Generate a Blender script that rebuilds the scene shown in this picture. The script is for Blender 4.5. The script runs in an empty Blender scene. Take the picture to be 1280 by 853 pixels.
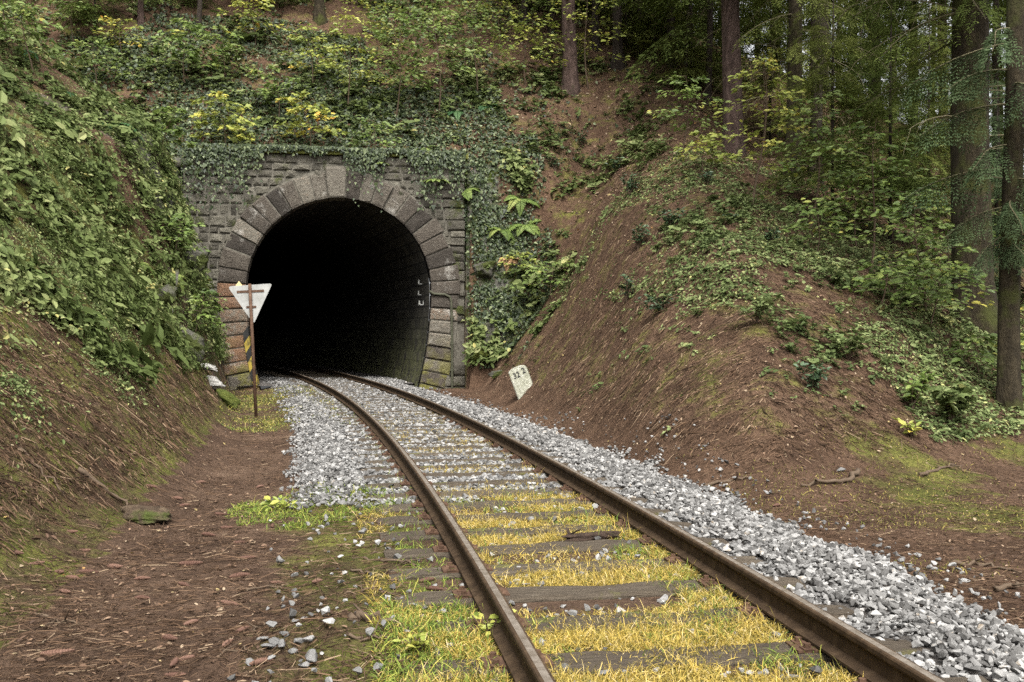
import bpy, bmesh, math, random
import numpy as np
from mathutils import Vector, Matrix

SC = bpy.context.scene
COL = SC.collection
rng = np.random.default_rng(7)
random.seed(7)
R_ = math.radians

# ------------------------------------------------------------------ camera
F_PX, HOR, CAM_Z = 1250.0, 416.5, 1.52
cam_d = bpy.data.cameras.new('camera'); cam = bpy.data.objects.new('camera', cam_d); COL.objects.link(cam)
cam_d.sensor_width = 36.0; cam_d.lens = F_PX / 1280 * 36
cam_d.clip_start = 0.05; cam_d.clip_end = 1500
cam.location = (0, 0, CAM_Z)
cam.rotation_euler = (R_(90) - math.atan(10 / F_PX), 0, 0)
SC.camera = cam

# ------------------------------------------------------------------ world, sun, exposure
SUN_EL, SUN_AZ = 56, 172       # azimuth: degrees clockwise from +Y (negative = left)
w = bpy.data.worlds.new('World'); SC.world = w; w.use_nodes = True
nt = w.node_tree; bg = nt.nodes['Background']
sky = nt.nodes.new('ShaderNodeTexSky'); sky.sky_type = 'NISHITA'; sky.sun_disc = False
sky.sun_elevation = R_(SUN_EL); sky.sun_rotation = R_(SUN_AZ); sky.air_density = 1.0; sky.dust_density = 4.0; sky.ozone_density = 1.0
hsv = nt.nodes.new('ShaderNodeHueSaturation'); hsv.inputs['Saturation'].default_value = 0.10
nt.links.new(sky.outputs[0], hsv.inputs['Color']); nt.links.new(hsv.outputs[0], bg.inputs[0])
bg.inputs[1].default_value = 0.115
sl = bpy.data.lights.new('sun', 'SUN'); sl.energy = 1.5; sl.angle = R_(32); sl.color = (1.0, 0.96, 0.88)
so = bpy.data.objects.new('sun', sl); COL.objects.link(so)
so.rotation_euler = (R_(90 - SUN_EL), 0, R_(180 - SUN_AZ) )
_d = Vector((math.sin(R_(SUN_AZ)) * math.cos(R_(SUN_EL)), math.cos(R_(SUN_AZ)) * math.cos(R_(SUN_EL)), math.sin(R_(SUN_EL))))
so.rotation_euler = _d.to_track_quat('Z', 'Y').to_euler()
SC.view_settings.view_transform = 'Standard'; SC.view_settings.look = 'None'
SC.view_settings.exposure = 1.8; SC.view_settings.gamma = 1.0
SC.render.engine = 'CYCLES'
SC.cycles.max_bounces = 6; SC.cycles.diffuse_bounces = 4; SC.cycles.glossy_bounces = 2
SC.cycles.transmission_bounces = 4; SC.cycles.transparent_max_bounces = 4
SC.cycles.use_denoising = False

# ------------------------------------------------------------------ numpy helpers
def vnoise(x, y, seed=0):
    x = np.asarray(x, float); y = np.asarray(y, float)
    xi = np.floor(x).astype(np.int64); yi = np.floor(y).astype(np.int64)
    fx = x - xi; fy = y - yi
    fx = fx * fx * (3 - 2 * fx); fy = fy * fy * (3 - 2 * fy)
    def h(a, b):
        n = (a * 374761393 + b * 668265263 + seed * 1442695041) & 0x7fffffff
        n = ((n ^ (n >> 13)) * 1274126177) & 0x7fffffff
        return ((n ^ (n >> 16)) & 0xffff) / 65535.0
    return (h(xi, yi) * (1 - fx) + h(xi + 1, yi) * fx) * (1 - fy) + (h(xi, yi + 1) * (1 - fx) + h(xi + 1, yi + 1) * fx) * fy
def fbm(x, y, seed=0, o=4):
    s = 0; a = .5; t = 0
    for i in range(o):
        s = s + a * vnoise(np.asarray(x) * 2 ** i + 17.3 * i, np.asarray(y) * 2 ** i - 9.1 * i, seed + i); t += a; a *= .5
    return s / t
def smax(a, b, k): 
    h = np.clip(.5 + .5 * (a - b) / k, 0, 1); return b * (1 - h) + a * h + k * h * (1 - h)
def smin(a, b, k): return -smax(-a, -b, k)
def sstep(a, b, x):
    t = np.clip((x - a) / (b - a), 0, 1); return t * t * (3 - 2 * t)

# ------------------------------------------------------------------ track centre line, portal frame
A0, A1, A2, A3 = 1.5007, -.1440, -.00239, -1e-5
def cx(y): return A0 + A1 * y + A2 * y * y + A3 * y ** 3
def cdx(y): return A1 + 2 * A2 * y + 3 * A3 * y * y
def toff(x, y): return (x - cx(y)) / np.sqrt(1 + cdx(y) ** 2)
PA = R_(10); PC = np.array([-5.12, 29.8])
def to_st(x, y):
    dx = x - PC[0]; dy = y - PC[1]
    return dx * math.cos(PA) + dy * math.sin(PA), -dx * math.sin(PA) + dy * math.cos(PA)
def from_st(s, t):
    return PC[0] + s * math.cos(PA) - t * math.sin(PA), PC[1] + s * math.sin(PA) + t * math.cos(PA)
WS0, WS1, WTOP, STEP = -4.5, 3.75, 6.80, 0.4

def dA_(x, y): return ((x - 2.2) * 20.7 + (y - 10.3) * 3.2) / 20.95
def dB_(x, y): return ((x - 2.5) * -3.5 + (y - 10.3) * 4.3) / 5.545

def H(x, y, detail=True):
    x = np.asarray(x, float); y = np.asarray(y, float)
    s, t = to_st(x, y)
    yy = np.clip(y, -20, 42)
    off = toff(x, yy)
    # formation
    g = -0.16 + 0.13 * (1 - sstep(1.55, 2.35, np.abs(off)))
    near = sstep(10.5, 8.5, y) * sstep(-1.2, -1.7, off)
    g = np.maximum(g, (-0.16 + 0.10 * near))
    # left bank
    toe = -3.25 - 0.55 * sstep(9, 5, y) + .25 * (fbm(x * .5, y * .5, 3, 2) - .5)
    d = (toe - off)
    tn = 0.92 + 0.5 * sstep(9, 19, y) + 2.6 * sstep(19, 28.5, y)
    wob = 1 + .35 * (fbm(x * .35, y * .35, 5, 3) - .5)
    zl = d * tn * wob
    zk = 5.0 + 1.7 * sstep(18, 28, y)
    zl = np.where(zl > zk, zk + (zl - zk) / (tn * wob) * .8, zl)
    # spur on the right
    da = dA_(x, y); db = dB_(x, y)
    za = da * 1.17 + .12 * da * np.clip(da, 0, 3)
    zb = db * .52 + .25 * sstep(0, 3, db)
    zs = smin(za + .16, zb + .24, np.clip(1.5 + .4 * np.minimum(za, zb), 1.2, 3.6))
    zs = zs + .25 * (fbm(x * .6, y * .6, 11, 3) - .5) * sstep(0, 1.2, zs)
    # hill behind the portal
    up = 6.6 + .86 * (t - STEP)
    st_ = np.where(s > 0, 4.2 - 2.85 * sstep(WS1, WS1 + 4.5, s), 4.2)
    ramp = st_ * (t + 1.2 + 2.3 * sstep(WS1 + .6, WS1 + 5, s))
    ramp = ramp + .8 * (fbm(x * .9, y * .9, 21, 3) - .5) * sstep(.2, 2, ramp)
    hl = smin(ramp, up, .5)
    inwall = (s > WS0 - .05) & (s < WS1 + .05)
    hl = np.where(inwall, np.where(t < STEP, -50.0, up), hl)
    z = smax(g, zl, .35)
    z = smax(z, zs, .30)
    k = np.where(inwall, 0.02, .5 + 3.0 * sstep(WS1 + .3, WS1 + 3, s))
    z = smax(z, hl, k)
    cap = 14.3 - .62 * (x - 7.4)
    cap = np.clip(cap, 4.5, 21) + .05 * np.clip(y - 45, 0, 100)
    z = smin(z, cap, 2.0)
    if detail:
        el = sstep(.0, .5, z)
        bal = sstep(2.4, 1.9, np.abs(off)) * (z < .3)
        z = z + (1 - bal) * ((.05 + .10 * el) * (fbm(x * 1.7, y * 1.7, 31, 3) - .5) + (.035 + .05 * el) * (fbm(x * 6, y * 6, 41, 2) - .5))
        steep = sstep(19, 25, y) * sstep(-3.2, -3.6, off) * (t < 1)
        z = z + steep * .5 * (fbm(x * .9 + z * .6, y * .9, 51, 3) - .5)
        # dug clod hollow + mound by the rails
        z = z + .13 * np.exp(-(((x + .92) / .45) ** 2 + ((y - 4.95) / .28) ** 2))
    return z

def normals(x, y, e=.12):
    zx = (H(x + e, y) - H(x - e, y)) / (2 * e); zy = (H(x, y + e) - H(x, y - e)) / (2 * e)
    n = np.stack([-zx, -zy, np.ones_like(zx)], -1)
    return n / np.linalg.norm(n, axis=-1, keepdims=True)

def hit(u, v, far=95.0):
    """the point of the ground that the photograph shows at pixel (u, v) of 1280x853"""
    Y = np.concatenate([np.arange(2.5, 45, .03), np.arange(45, far, .2)])
    X = (u - 640) / F_PX * Y; Z = CAM_Z - (v - HOR) / F_PX * Y
    below = H(X, Y) >= Z
    i = int(np.argmax(below)) if below.any() else len(Y) - 1
    return float(X[i]), float(Y[i]), float(H(X[i], Y[i]))

def mesh_np(name, V, quads=None, tris=None, attrs=None, smooth=False, mats=(), midx=None):
    V = np.ascontiguousarray(V, dtype=np.float32)
    me = bpy.data.meshes.new(name)
    me.vertices.add(len(V)); me.vertices.foreach_set('co', V.ravel())
    lo = []; st = []; c = 0
    if quads is not None and len(quads):
        q = np.asarray(quads, dtype=np.int32); lo.append(q.ravel()); st.append(np.arange(len(q)) * 4); c = len(q) * 4
    if tris is not None and len(tris):
        q = np.asarray(tris, dtype=np.int32); lo.append(q.ravel()); st.append(c + np.arange(len(q)) * 3)
    lo = np.concatenate(lo); st = np.concatenate(st).astype(np.int32)
    me.loops.add(len(lo)); me.loops.foreach_set('vertex_index', lo)
    me.polygons.add(len(st)); me.polygons.foreach_set('loop_start', st)
    if midx is not None: me.polygons.foreach_set('material_index', np.asarray(midx, dtype=np.int32))
    for k, a in (attrs or {}).items():
        a = np.asarray(a, dtype=np.float32)
        if a.ndim == 1:
            at = me.attributes.new(k, 'FLOAT', 'POINT'); at.data.foreach_set('value', a)
        else:
            at = me.attributes.new(k, 'FLOAT_VECTOR', 'POINT'); at.data.foreach_set('vector', np.ascontiguousarray(a).ravel())
    for m in mats: me.materials.append(m)
    me.update(calc_edges=True)
    me.polygons.foreach_set('use_smooth', np.full(len(st), bool(smooth)))
    return me

class Acc:
    """collects pieces into ONE mesh of one part"""
    def __init__(s): s.V = []; s.Q = []; s.T = []; s.r = []; s.n = 0
    def add(s, V, quads=None, tris=None, rnd=None):
        V = np.asarray(V, float).reshape(-1, 3)
        if quads is not None and len(quads): s.Q.append(np.asarray(quads).reshape(-1, 4) + s.n)
        if tris is not None and len(tris): s.T.append(np.asarray(tris).reshape(-1, 3) + s.n)
        if rnd is None: rnd = random.random()
        s.r.append(np.broadcast_to(np.asarray(rnd, float), (len(V),)).copy())
        s.V.append(V); s.n += len(V)
    def inst(s, T, P, R, S, rnd=None):
        """T=(V,quads,tris); P (N,3); R (N,3,3) columns are axes; S (N,) or (N,3)"""
        V, q, t = T[0], T[1], T[2]; P = np.asarray(P, float).reshape(-1, 3); N = len(P)
        if N == 0: return
        S = np.asarray(S, float); S = np.broadcast_to(S[:, None] if S.ndim == 1 else S, (N, 3))
        W = np.einsum('nij,nkj->nki', R, V[None] * S[:, None, :]) + P[:, None, :]
        o = (np.arange(N) * len(V))[:, None, None]
        if rnd is None: rnd = rng.random(N)
        base = T[3] if len(T) > 3 else 0.0
        rr = np.repeat(np.asarray(rnd), len(V)).reshape(N, -1) + base
        s.add(W.reshape(-1, 3), (q[None] + o).reshape(-1, 4) if q is not None and len(q) else None,
              (t[None] + o).reshape(-1, 3) if t is not None and len(t) else None, rr.ravel())
    def data(s):
        return np.concatenate(s.V), (np.concatenate(s.Q) if s.Q else None), (np.concatenate(s.T) if s.T else None), np.concatenate(s.r)
    def template(s):
        V, q, t, r = s.data(); return (V, q, t, (r - r.mean()) * .5)
    def mesh(s, name, mats, smooth=False):
        V, q, t, r = s.data()
        return mesh_np(name, V, q, t, {'rnd': r}, smooth, mats if isinstance(mats, (list, tuple)) else (mats,))
    def build(s, name, mats, parent=None, smooth=False):
        return link(name, s.mesh(name, mats, smooth), parent)

def link(name, me, parent=None, loc=None):
    o = bpy.data.objects.new(name, me); COL.objects.link(o)
    if parent is not None: o.parent = parent
    if loc is not None: o.location = loc
    return o
def tag(o, label=None, cat=None, group=None, kind=None):
    if label: o['label'] = label
    if cat: o['category'] = cat
    if group: o['group'] = group
    if kind: o['kind'] = kind
    return o
def thing(name, label, cat, loc=(0, 0, 0), rot=(0, 0, 0), group=None):
    o = bpy.data.objects.new(name, None); COL.objects.link(o); o.location = loc; o.rotation_euler = rot
    o.empty_display_size = .1
    return tag(o, label, cat, group)
def dup(root, loc, rot=None, scale=None, label=None):
    r = root.copy(); COL.objects.link(r); r.location = loc
    if rot is not None: r.rotation_euler = rot
    if scale is not None: r.scale = (scale,) * 3 if not hasattr(scale, '__len__') else scale
    if label: r['label'] = label
    for ch in list(root.children):
        c = ch.copy(); COL.objects.link(c); c.parent = r
        for gch in ch.children:
            d = gch.copy(); COL.objects.link(d); d.parent = c
    return r

def frames(d, n):
    """rotation matrices with x along d and z near n"""
    d = d / (np.linalg.norm(d, axis=-1, keepdims=True) + 1e-9)
    n = n - (n * d).sum(-1, keepdims=True) * d
    n = n / (np.linalg.norm(n, axis=-1, keepdims=True) + 1e-9)
    return np.stack([d, np.cross(n, d), n], -1)
def frames_on(n, yaw):
    """lie on a surface with normal n, turned by yaw"""
    ref = np.where(np.abs(n[..., 2:3]) > .5, np.array([1.0, 0, 0]), np.array([0, 0, 1.0]))
    a = np.cross(n, ref); a /= np.linalg.norm(a, axis=-1, keepdims=True) + 1e-9
    return frames(a * np.cos(yaw)[..., None] + np.cross(n, a) * np.sin(yaw)[..., None], n)
def jit(n, k): 
    m = n + rng.normal(0, k, n.shape); return m / np.linalg.norm(m, axis=-1, keepdims=True)

def tube(acc, pts, rad, n=6, rnd=None, cap=True):
    pts = np.asarray(pts, float); m = len(pts); rad = np.broadcast_to(np.asarray(rad, float), (m,))
    tg = np.gradient(pts, axis=0); tg /= np.linalg.norm(tg, axis=1, keepdims=True) + 1e-9
    ref = np.array([0, 0, 1.0]) if abs(tg[0][2]) < .9 else np.array([1.0, 0, 0])
    a = np.cross(tg, ref); a /= np.linalg.norm(a, axis=1, keepdims=True) + 1e-9
    b = np.cross(tg, a)
    th = np.arange(n) / n * 2 * np.pi
    V = pts[:, None] + rad[:, None, None] * (np.cos(th)[None, :, None] * a[:, None] + np.sin(th)[None, :, None] * b[:, None])
    q = [(i * n + j, i * n + (j + 1) % n, (i + 1) * n + (j + 1) % n, (i + 1) * n + j) for i in range(m - 1) for j in range(n)]
    V = V.reshape(-1, 3)
    t = None
    if cap:
        V = np.vstack([V, pts[0], pts[-1]]); k = m * n
        t = [(k, (j + 1) % n, j) for j in range(n)] + [(k + 1, (m - 1) * n + j, (m - 1) * n + (j + 1) % n) for j in range(n)]
    acc.add(V, q, t, rnd)

# ------------------------------------------------------------------ materials
def newmat(name):
    m = bpy.data.materials.new(name); m.use_nodes = True
    nt = m.node_tree; b = nt.nodes['Principled BSDF']; b.inputs['Specular IOR Level'].default_value = .25
    return m, nt, b
def N(nt, t, **kw):
    n = nt.nodes.new(t)
    for k, v in kw.items(): setattr(n, k, v)
    return n
def ramp(nt, stops, src=None, interp='LINEAR'):
    r = N(nt, 'ShaderNodeValToRGB'); r.color_ramp.interpolation = interp
    e = r.color_ramp.elements
    while len(e) < len(stops): e.new(.5)
    for el, (p, c) in zip(e, stops): el.position = p; el.color = (*c, 1)
    if src is not None: nt.links.new(src, r.inputs[0])
    return r
def noise(nt, scale, detail=4, rough=.6, vec=None, dist=0):
    n = N(nt, 'ShaderNodeTexNoise'); n.inputs['Scale'].default_value = scale; n.inputs['Detail'].default_value = detail
    n.inputs['Roughness'].default_value = rough; n.inputs['Distortion'].default_value = dist
    if vec is not None: nt.links.new(vec, n.inputs['Vector'])
    return n
def mix(nt, f, a, b, mode='MIX'):
    n = N(nt, 'ShaderNodeMix', data_type='RGBA', blend_type=mode)
    for s, v in ((0, f), (6, a), (7, b)):
        if hasattr(v, 'is_output'): nt.links.new(v, n.inputs[s])
        else: n.inputs[s].default_value = v if s == 0 else (*v, 1)
    return n.outputs[2]
def math_(nt, op, a, b=None, clamp=False):
    n = N(nt, 'ShaderNodeMath', operation=op, use_clamp=clamp)
    for i, v in enumerate((a, b)):
        if v is None: continue
        if hasattr(v, 'is_output'): nt.links.new(v, n.inputs[i])
        else: n.inputs[i].default_value = v
    return n.outputs[0]
def mapr(nt, src, a, b, c=0, d=1):
    n = N(nt, 'ShaderNodeMapRange', clamp=True); nt.links.new(src, n.inputs[0])
    for i, v in enumerate((a, b, c, d)): n.inputs[i + 1].default_value = v
    return n.outputs[0]
def bump(nt, b, src, st=.5, dist=.02):
    n = N(nt, 'ShaderNodeBump'); n.inputs['Strength'].default_value = st; n.inputs['Distance'].default_value = dist
    nt.links.new(src, n.inputs['Height']); nt.links.new(n.outputs[0], b.inputs['Normal'])
def attr(nt, name):
    n = N(nt, 'ShaderNodeAttribute'); n.attribute_name = name; return n
def objco(nt): return N(nt, 'ShaderNodeTexCoord').outputs['Object']

def leafmat(name, stops, rough=.5, trans=.3, spec=.3):
    m, nt, b = newmat(name)
    a = attr(nt, 'rnd'); r = ramp(nt, stops, a.outputs['Fac'])
    b.inputs['Roughness'].default_value = rough; b.inputs['Specular IOR Level'].default_value = spec
    nt.links.new(r.outputs[0], b.inputs['Base Color'])
    if trans:
        t = N(nt, 'ShaderNodeBsdfTranslucent'); nt.links.new(r.outputs[0], t.inputs[0])
        mx = N(nt, 'ShaderNodeMixShader'); mx.inputs[0].default_value = trans
        nt.links.new(b.outputs[0], mx.inputs[1]); nt.links.new(t.outputs[0], mx.inputs[2])
        nt.links.new(mx.outputs[0], nt.nodes['Material Output'].inputs[0])
    return m
def surfmat(name, stops, scale=8, rough=.85, bstr=.4, bdist=.02, rnd=.5, stretch=None, moss=None, spec=.2):
    """colour = ramp(rnd*k + noise), with bump; optional moss (colour, threshold)"""
    m, nt, b = newmat(name); co = objco(nt)
    if stretch:
        mp = N(nt, 'ShaderNodeMapping'); mp.inputs['Scale'].default_value = stretch; nt.links.new(co, mp.inputs[0]); co = mp.outputs[0]
    n1 = noise(nt, scale, 6, .65, co); a = attr(nt, 'rnd')
    f = math_(nt, 'ADD', math_(nt, 'MULTIPLY', a.outputs['Fac'], rnd), math_(nt, 'MULTIPLY', mapr(nt, n1.outputs[0], .25, .75), 1 - rnd))
    c = ramp(nt, stops, f).outputs[0]
    if moss:
        n2 = noise(nt, moss[2] if len(moss) > 2 else 2.5, 5, .6, objco(nt))
        c = mix(nt, mapr(nt, n2.outputs[0], moss[1], moss[1] + .12), c, moss[0])
    nt.links.new(c, b.inputs['Base Color']); b.inputs['Roughness'].default_value = rough; b.inputs['Specular IOR Level'].default_value = spec
    n3 = noise(nt, scale * 3, 5, .7, co)
    bump(nt, b, math_(nt, 'ADD', n3.outputs[0], n1.outputs[0]), bstr, bdist)
    return m

# ground
def ground_material():
    m, nt, b = newmat('forest_soil'); co = objco(nt)
    n1 = noise(nt, 1.1, 5, .6, co); n2 = noise(nt, 30, 6, .75, co); n3 = noise(nt, 6, 5, .7, co)
    f = math_(nt, 'ADD', math_(nt, 'MULTIPLY', n1.outputs[0], .35), math_(nt, 'ADD', math_(nt, 'MULTIPLY', n2.outputs[0], .45), math_(nt, 'MULTIPLY', n3.outputs[0], .2)))
    soil = ramp(nt, [(.30, (.022, .015, .012)), (.46, (.070, .044, .030)), (.58, (.125, .082, .056)), (.72, (.25, .185, .135))], f).outputs[0]
    red = ramp(nt, [(.30, (.018, .011, .008)), (.46, (.070, .042, .027)), (.60, (.135, .084, .054)), (.74, (.28, .19, .13))], f).outputs[0]
    c = mix(nt, attr(nt, 'litter').outputs['Fac'], soil, red)
    mossc = ramp(nt, [(.35, (.030, .034, .010)), (.5, (.085, .088, .022)), (.65, (.20, .185, .050))], f).outputs[0]
    nm = noise(nt, 2.2, 6, .7, co)
    mk = math_(nt, 'MULTIPLY', attr(nt, 'moss').outputs['Fac'], 1.0)
    mk = mapr(nt, math_(nt, 'ADD', mk, nm.outputs[0]), .88, 1.08)
    c = mix(nt, mk, c, mossc)
    st = ramp(nt, [(.3, (.05, .045, .04)), (.5, (.11, .10, .092)), (.7, (.24, .225, .21))], n2.outputs[0]).outputs[0]
    c = mix(nt, attr(nt, 'gravel').outputs['Fac'], c, st)
    v = N(nt, 'ShaderNodeTexVoronoi'); v.inputs['Scale'].default_value = 1.3; nt.links.new(co, v.inputs['Vector'])
    rockc = ramp(nt, [(.3, (.04, .038, .03)), (.5, (.12, .115, .10)), (.7, (.26, .25, .22))], f).outputs[0]
    rmoss = mix(nt, mapr(nt, nm.outputs[0], .42, .58), rockc, (.045, .06, .012))
    c = mix(nt, attr(nt, 'rock').outputs['Fac'], c, rmoss)
    nt.links.new(c, b.inputs['Base Color']); b.inputs['Roughness'].default_value = .95; b.inputs['Specular IOR Level'].default_value = .1
    bump(nt, b, math_(nt, 'ADD', n2.outputs[0], math_(nt, 'MULTIPLY', n3.outputs[0], 2.0)), .9, .05)
    return m
M = {}
M['ground'] = ground_material()
M['stone'] = surfmat('crushed_stone', [(0, (.038, .036, .034)), (.3, (.095, .092, .088)), (.6, (.18, .176, .17)), (.84, (.32, .313, .302)), (.92, (.235, .195, .15)), (1, (.13, .085, .058))], 25, .9, .5, .01, .72)
M['wall_stone'] = surfmat('wall_rubble', [(0, (.030, .027, .022)), (.35, (.080, .073, .058)), (.65, (.145, .134, .106)), (1, (.27, .25, .205))], 7, .9, 1.0, .07, .66, moss=((.050, .058, .016), .56, 1.6))
M['mortar'] = surfmat('mortar', [(0, (.045, .041, .033)), (1, (.175, .162, .132))], 9, .95, .5, .02, 0)
def ring_material():
    m, nt, b = newmat('arch_sandstone'); co = objco(nt)
    n1 = noise(nt, 9, 6, .7, co); a = attr(nt, 'rnd'); s2 = noise(nt, 38, 4, .7, co)
    f = math_(nt, 'ADD', math_(nt, 'MULTIPLY', a.outputs['Fac'], .75), math_(nt, 'MULTIPLY', mapr(nt, n1.outputs[0], .25, .75), .25))
    c = ramp(nt, [(0, (.026, .022, .018)), (.25, (.058, .049, .040)), (.45, (.100, .084, .067)), (.62, (.19, .172, .138)), (.8, (.22, .125, .075)), (1, (.31, .18, .105))], f).outputs[0]
    c = mix(nt, mapr(nt, s2.outputs[0], .5, .72, 0, .75), c, (.03, .025, .022))
    n2 = noise(nt, 1.7, 6, .75, co); c = mix(nt, mapr(nt, n2.outputs[0], .57, .70, 0, .7), c, (.42, .40, .36))
    sx = N(nt, 'ShaderNodeSeparateXYZ'); nt.links.new(co, sx.inputs[0])
    n4 = noise(nt, 2.6, 5, .6, co)
    low = math_(nt, 'MULTIPLY', mapr(nt, sx.outputs[2], 1.5, .2), mapr(nt, n4.outputs[0], .42, .58))
    c = mix(nt, math_(nt, 'MULTIPLY', low, .8), c, (.17, .16, .035))
    nt.links.new(c, b.inputs['Base Color']); b.inputs['Roughness'].default_value = .85
    bump(nt, b, math_(nt, 'ADD', n1.outputs[0], s2.outputs[0]), 1.0, .06)
    return m
M['ring'] = ring_material()
def lining_material():
    m, nt, b = newmat('sooty_masonry'); st = attr(nt, 'st').outputs['Vector']
    br = N(nt, 'ShaderNodeTexBrick'); nt.links.new(st, br.inputs['Vector'])
    br.inputs['Scale'].default_value = 1.0; br.inputs['Brick Width'].default_value = .6; br.inputs['Row Height'].default_value = .34; br.inputs['Mortar Size'].default_value = .025
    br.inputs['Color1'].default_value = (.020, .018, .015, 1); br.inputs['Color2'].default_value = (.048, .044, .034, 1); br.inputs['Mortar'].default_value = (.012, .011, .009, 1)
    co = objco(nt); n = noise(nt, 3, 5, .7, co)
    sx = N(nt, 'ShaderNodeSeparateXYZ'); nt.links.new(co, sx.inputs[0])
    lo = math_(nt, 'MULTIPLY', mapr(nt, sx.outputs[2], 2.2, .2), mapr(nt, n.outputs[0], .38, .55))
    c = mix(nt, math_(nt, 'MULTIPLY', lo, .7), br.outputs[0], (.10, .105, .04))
    nt.links.new(c, b.inputs['Base Color']); b.inputs['Roughness'].default_value = .9
    n5 = noise(nt, 12, 5, .7, co)
    bump(nt, b, math_(nt, 'SUBTRACT', n5.outputs[0], math_(nt, 'MULTIPLY', br.outputs['Fac'], 1.5)), 1.0, .06)
    return m
M['lining'] = lining_material()
M['rail'] = surfmat('rusty_rail', [(0, (.022, .014, .008)), (.5, (.044, .028, .016)), (1, (.080, .053, .031))], 14, .8, .25, .004, 0, spec=.15)
def rail_top_material():
    m, nt, b = newmat('worn_rail_top'); co = objco(nt); n = noise(nt, 20, 4, .6, co)
    c = ramp(nt, [(.3, (.16, .13, .10)), (.7, (.30, .26, .22))], n.outputs[0]).outputs[0]
    nt.links.new(c, b.inputs['Base Color']); b.inputs['Metallic'].default_value = .5; b.inputs['Roughness'].default_value = .45
    return m
M['rail_top'] = rail_top_material()
M['sleeper'] = surfmat('weathered_sleeper', [(0, (.030, .023, .017)), (.5, (.078, .062, .045)), (1, (.155, .13, .097))], 5, .9, .8, .02, .35, stretch=(1.2, 9, 9), moss=((.10, .098, .03), .60, 3.0))
M['rust'] = surfmat('rust', [(0, (.035, .020, .014)), (.6, (.085, .048, .030)), (1, (.16, .10, .065))], 12, .8, .3, .005, .2)
M['plate_white'] = surfmat('weathered_enamel', [(0, (.20, .20, .18)), (.5, (.29, .29, .275)), (1, (.36, .36, .34))], 5, .55, .1, .003, .0, spec=.4)
M['plate_yellow'] = surfmat('faded_yellow_paint', [(0, (.45, .36, .16)), (1, (.62, .52, .28))], 5, .6, .1, .003, 0)
M['km'] = surfmat('limewashed_stone', [(0, (.18, .18, .125)), (.45, (.30, .30, .235)), (1, (.42, .415, .36))], 10, .9, .9, .03, 0, moss=((.15, .16, .06), .63, 7))
M['black_paint'] = surfmat('black_paint', [(0, (.012, .012, .012)), (1, (.03, .03, .028))], 8, .6, .1, .004, 0)
M['yellow_paint'] = surfmat('yellow_paint', [(0, (.20, .15, .03)), (1, (.40, .30, .05))], 8, .8, .3, .004, 0, moss=((.06, .05, .025), .50, 5))
M['pipe'] = surfmat('painted_conduit', [(0, (.035, .037, .022)), (1, (.08, .08, .055))], 9, .7, .2, .004, 0)
M['porcelain'] = surfmat('porcelain', [(0, (.22, .22, .2)), (1, (.36, .36, .34))], 9, .4, .1, .004, 0)
M['rock'] = surfmat('outcrop_rock', [(0, (.04, .037, .03)), (.5, (.11, .104, .086)), (1, (.24, .23, .20))], 4, .9, 1, .10, .2, moss=((.045, .055, .012), .46, 2.2))
M['white_rock'] = surfmat('pale_quartz_rock', [(0, (.12, .115, .10)), (.5, (.28, .27, .25)), (1, (.45, .44, .41))], 5, .85, .8, .04, .2, moss=((.07, .08, .02), .62, 2.5))
M['moss_rock'] = surfmat('mossy_rock', [(0, (.03, .035, .01)), (.5, (.07, .085, .016)), (1, (.15, .15, .04))], 10, .95, .9, .03, .1)
M['bark_red'] = surfmat('spruce_bark', [(0, (.020, .014, .012)), (.5, (.070, .046, .038)), (1, (.145, .10, .085))], 9, .95, 1, .05, .1, stretch=(1, 1, .35), moss=((.055, .055, .025), .62, 1.0))
M['bark_moss'] = surfmat('mossy_bark', [(0, (.011, .008, .005)), (.5, (.031, .024, .014)), (1, (.068, .053, .031))], 9, .95, 1, .05, .1, stretch=(1, 1, .35), moss=((.048, .052, .014), .50, 1.4))
M['bark_dark'] = surfmat('dark_spruce_bark', [(0, (.012, .009, .007)), (.5, (.034, .026, .020)), (1, (.07, .055, .043))], 9, .95, 1, .05, .1, stretch=(1, 1, .3))  # dark brown bark without moss, same tone range over the whole trunk
M['twig'] = surfmat('twig', [(0, (.035, .024, .016)), (.5, (.085, .06, .04)), (1, (.20, .155, .11))], 6, .9, .2, .01, .8)
M['dead_twig'] = surfmat('lichen_twig', [(0, (.05, .044, .024)), (.5, (.115, .10, .058)), (1, (.22, .19, .12))], 6, .9, .2, .01, .8)
M['cone'] = surfmat('cone_scales', [(0, (.055, .028, .020)), (.5, (.115, .062, .044)), (1, (.20, .12, .085))], 30, .7, .4, .004, .4)
M['needles'] = leafmat('spruce_needles', [(0, (.034, .048, .012)), (.5, (.085, .115, .028)), (1, (.17, .205, .055))], .75, .2, .1)
M['needles_grey'] = leafmat('grey_green_needles', [(0, (.022, .036, .016)), (.5, (.050, .076, .033)), (1, (.105, .145, .066))], .75, .15, .1)
M['needles_olive'] = leafmat('olive_needles', [(0, (.05, .060, .015)), (.5, (.13, .155, .038)), (1, (.25, .27, .08))], .75, .25, .1)
M['l_green'] = leafmat('green_leaves', [(0, (.045, .075, .016)), (.5, (.12, .175, .040)), (.85, (.23, .28, .075)), (1, (.42, .38, .08))])
M['l_ygreen'] = leafmat('yellow_green_leaves', [(0, (.10, .14, .025)), (.5, (.25, .29, .06)), (.85, (.42, .40, .09)), (1, (.60, .42, .06))])
M['l_yellow'] = leafmat('yellow_leaves', [(0, (.10, .14, .03)), (.5, (.25, .28, .06)), (.82, (.48, .42, .08)), (1, (.55, .24, .05))])
M['l_dark'] = leafmat('dark_glossy_leaves', [(0, (.016, .034, .015)), (.6, (.045, .080, .034)), (1, (.11, .16, .08))], .42, .1, .4)
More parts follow.
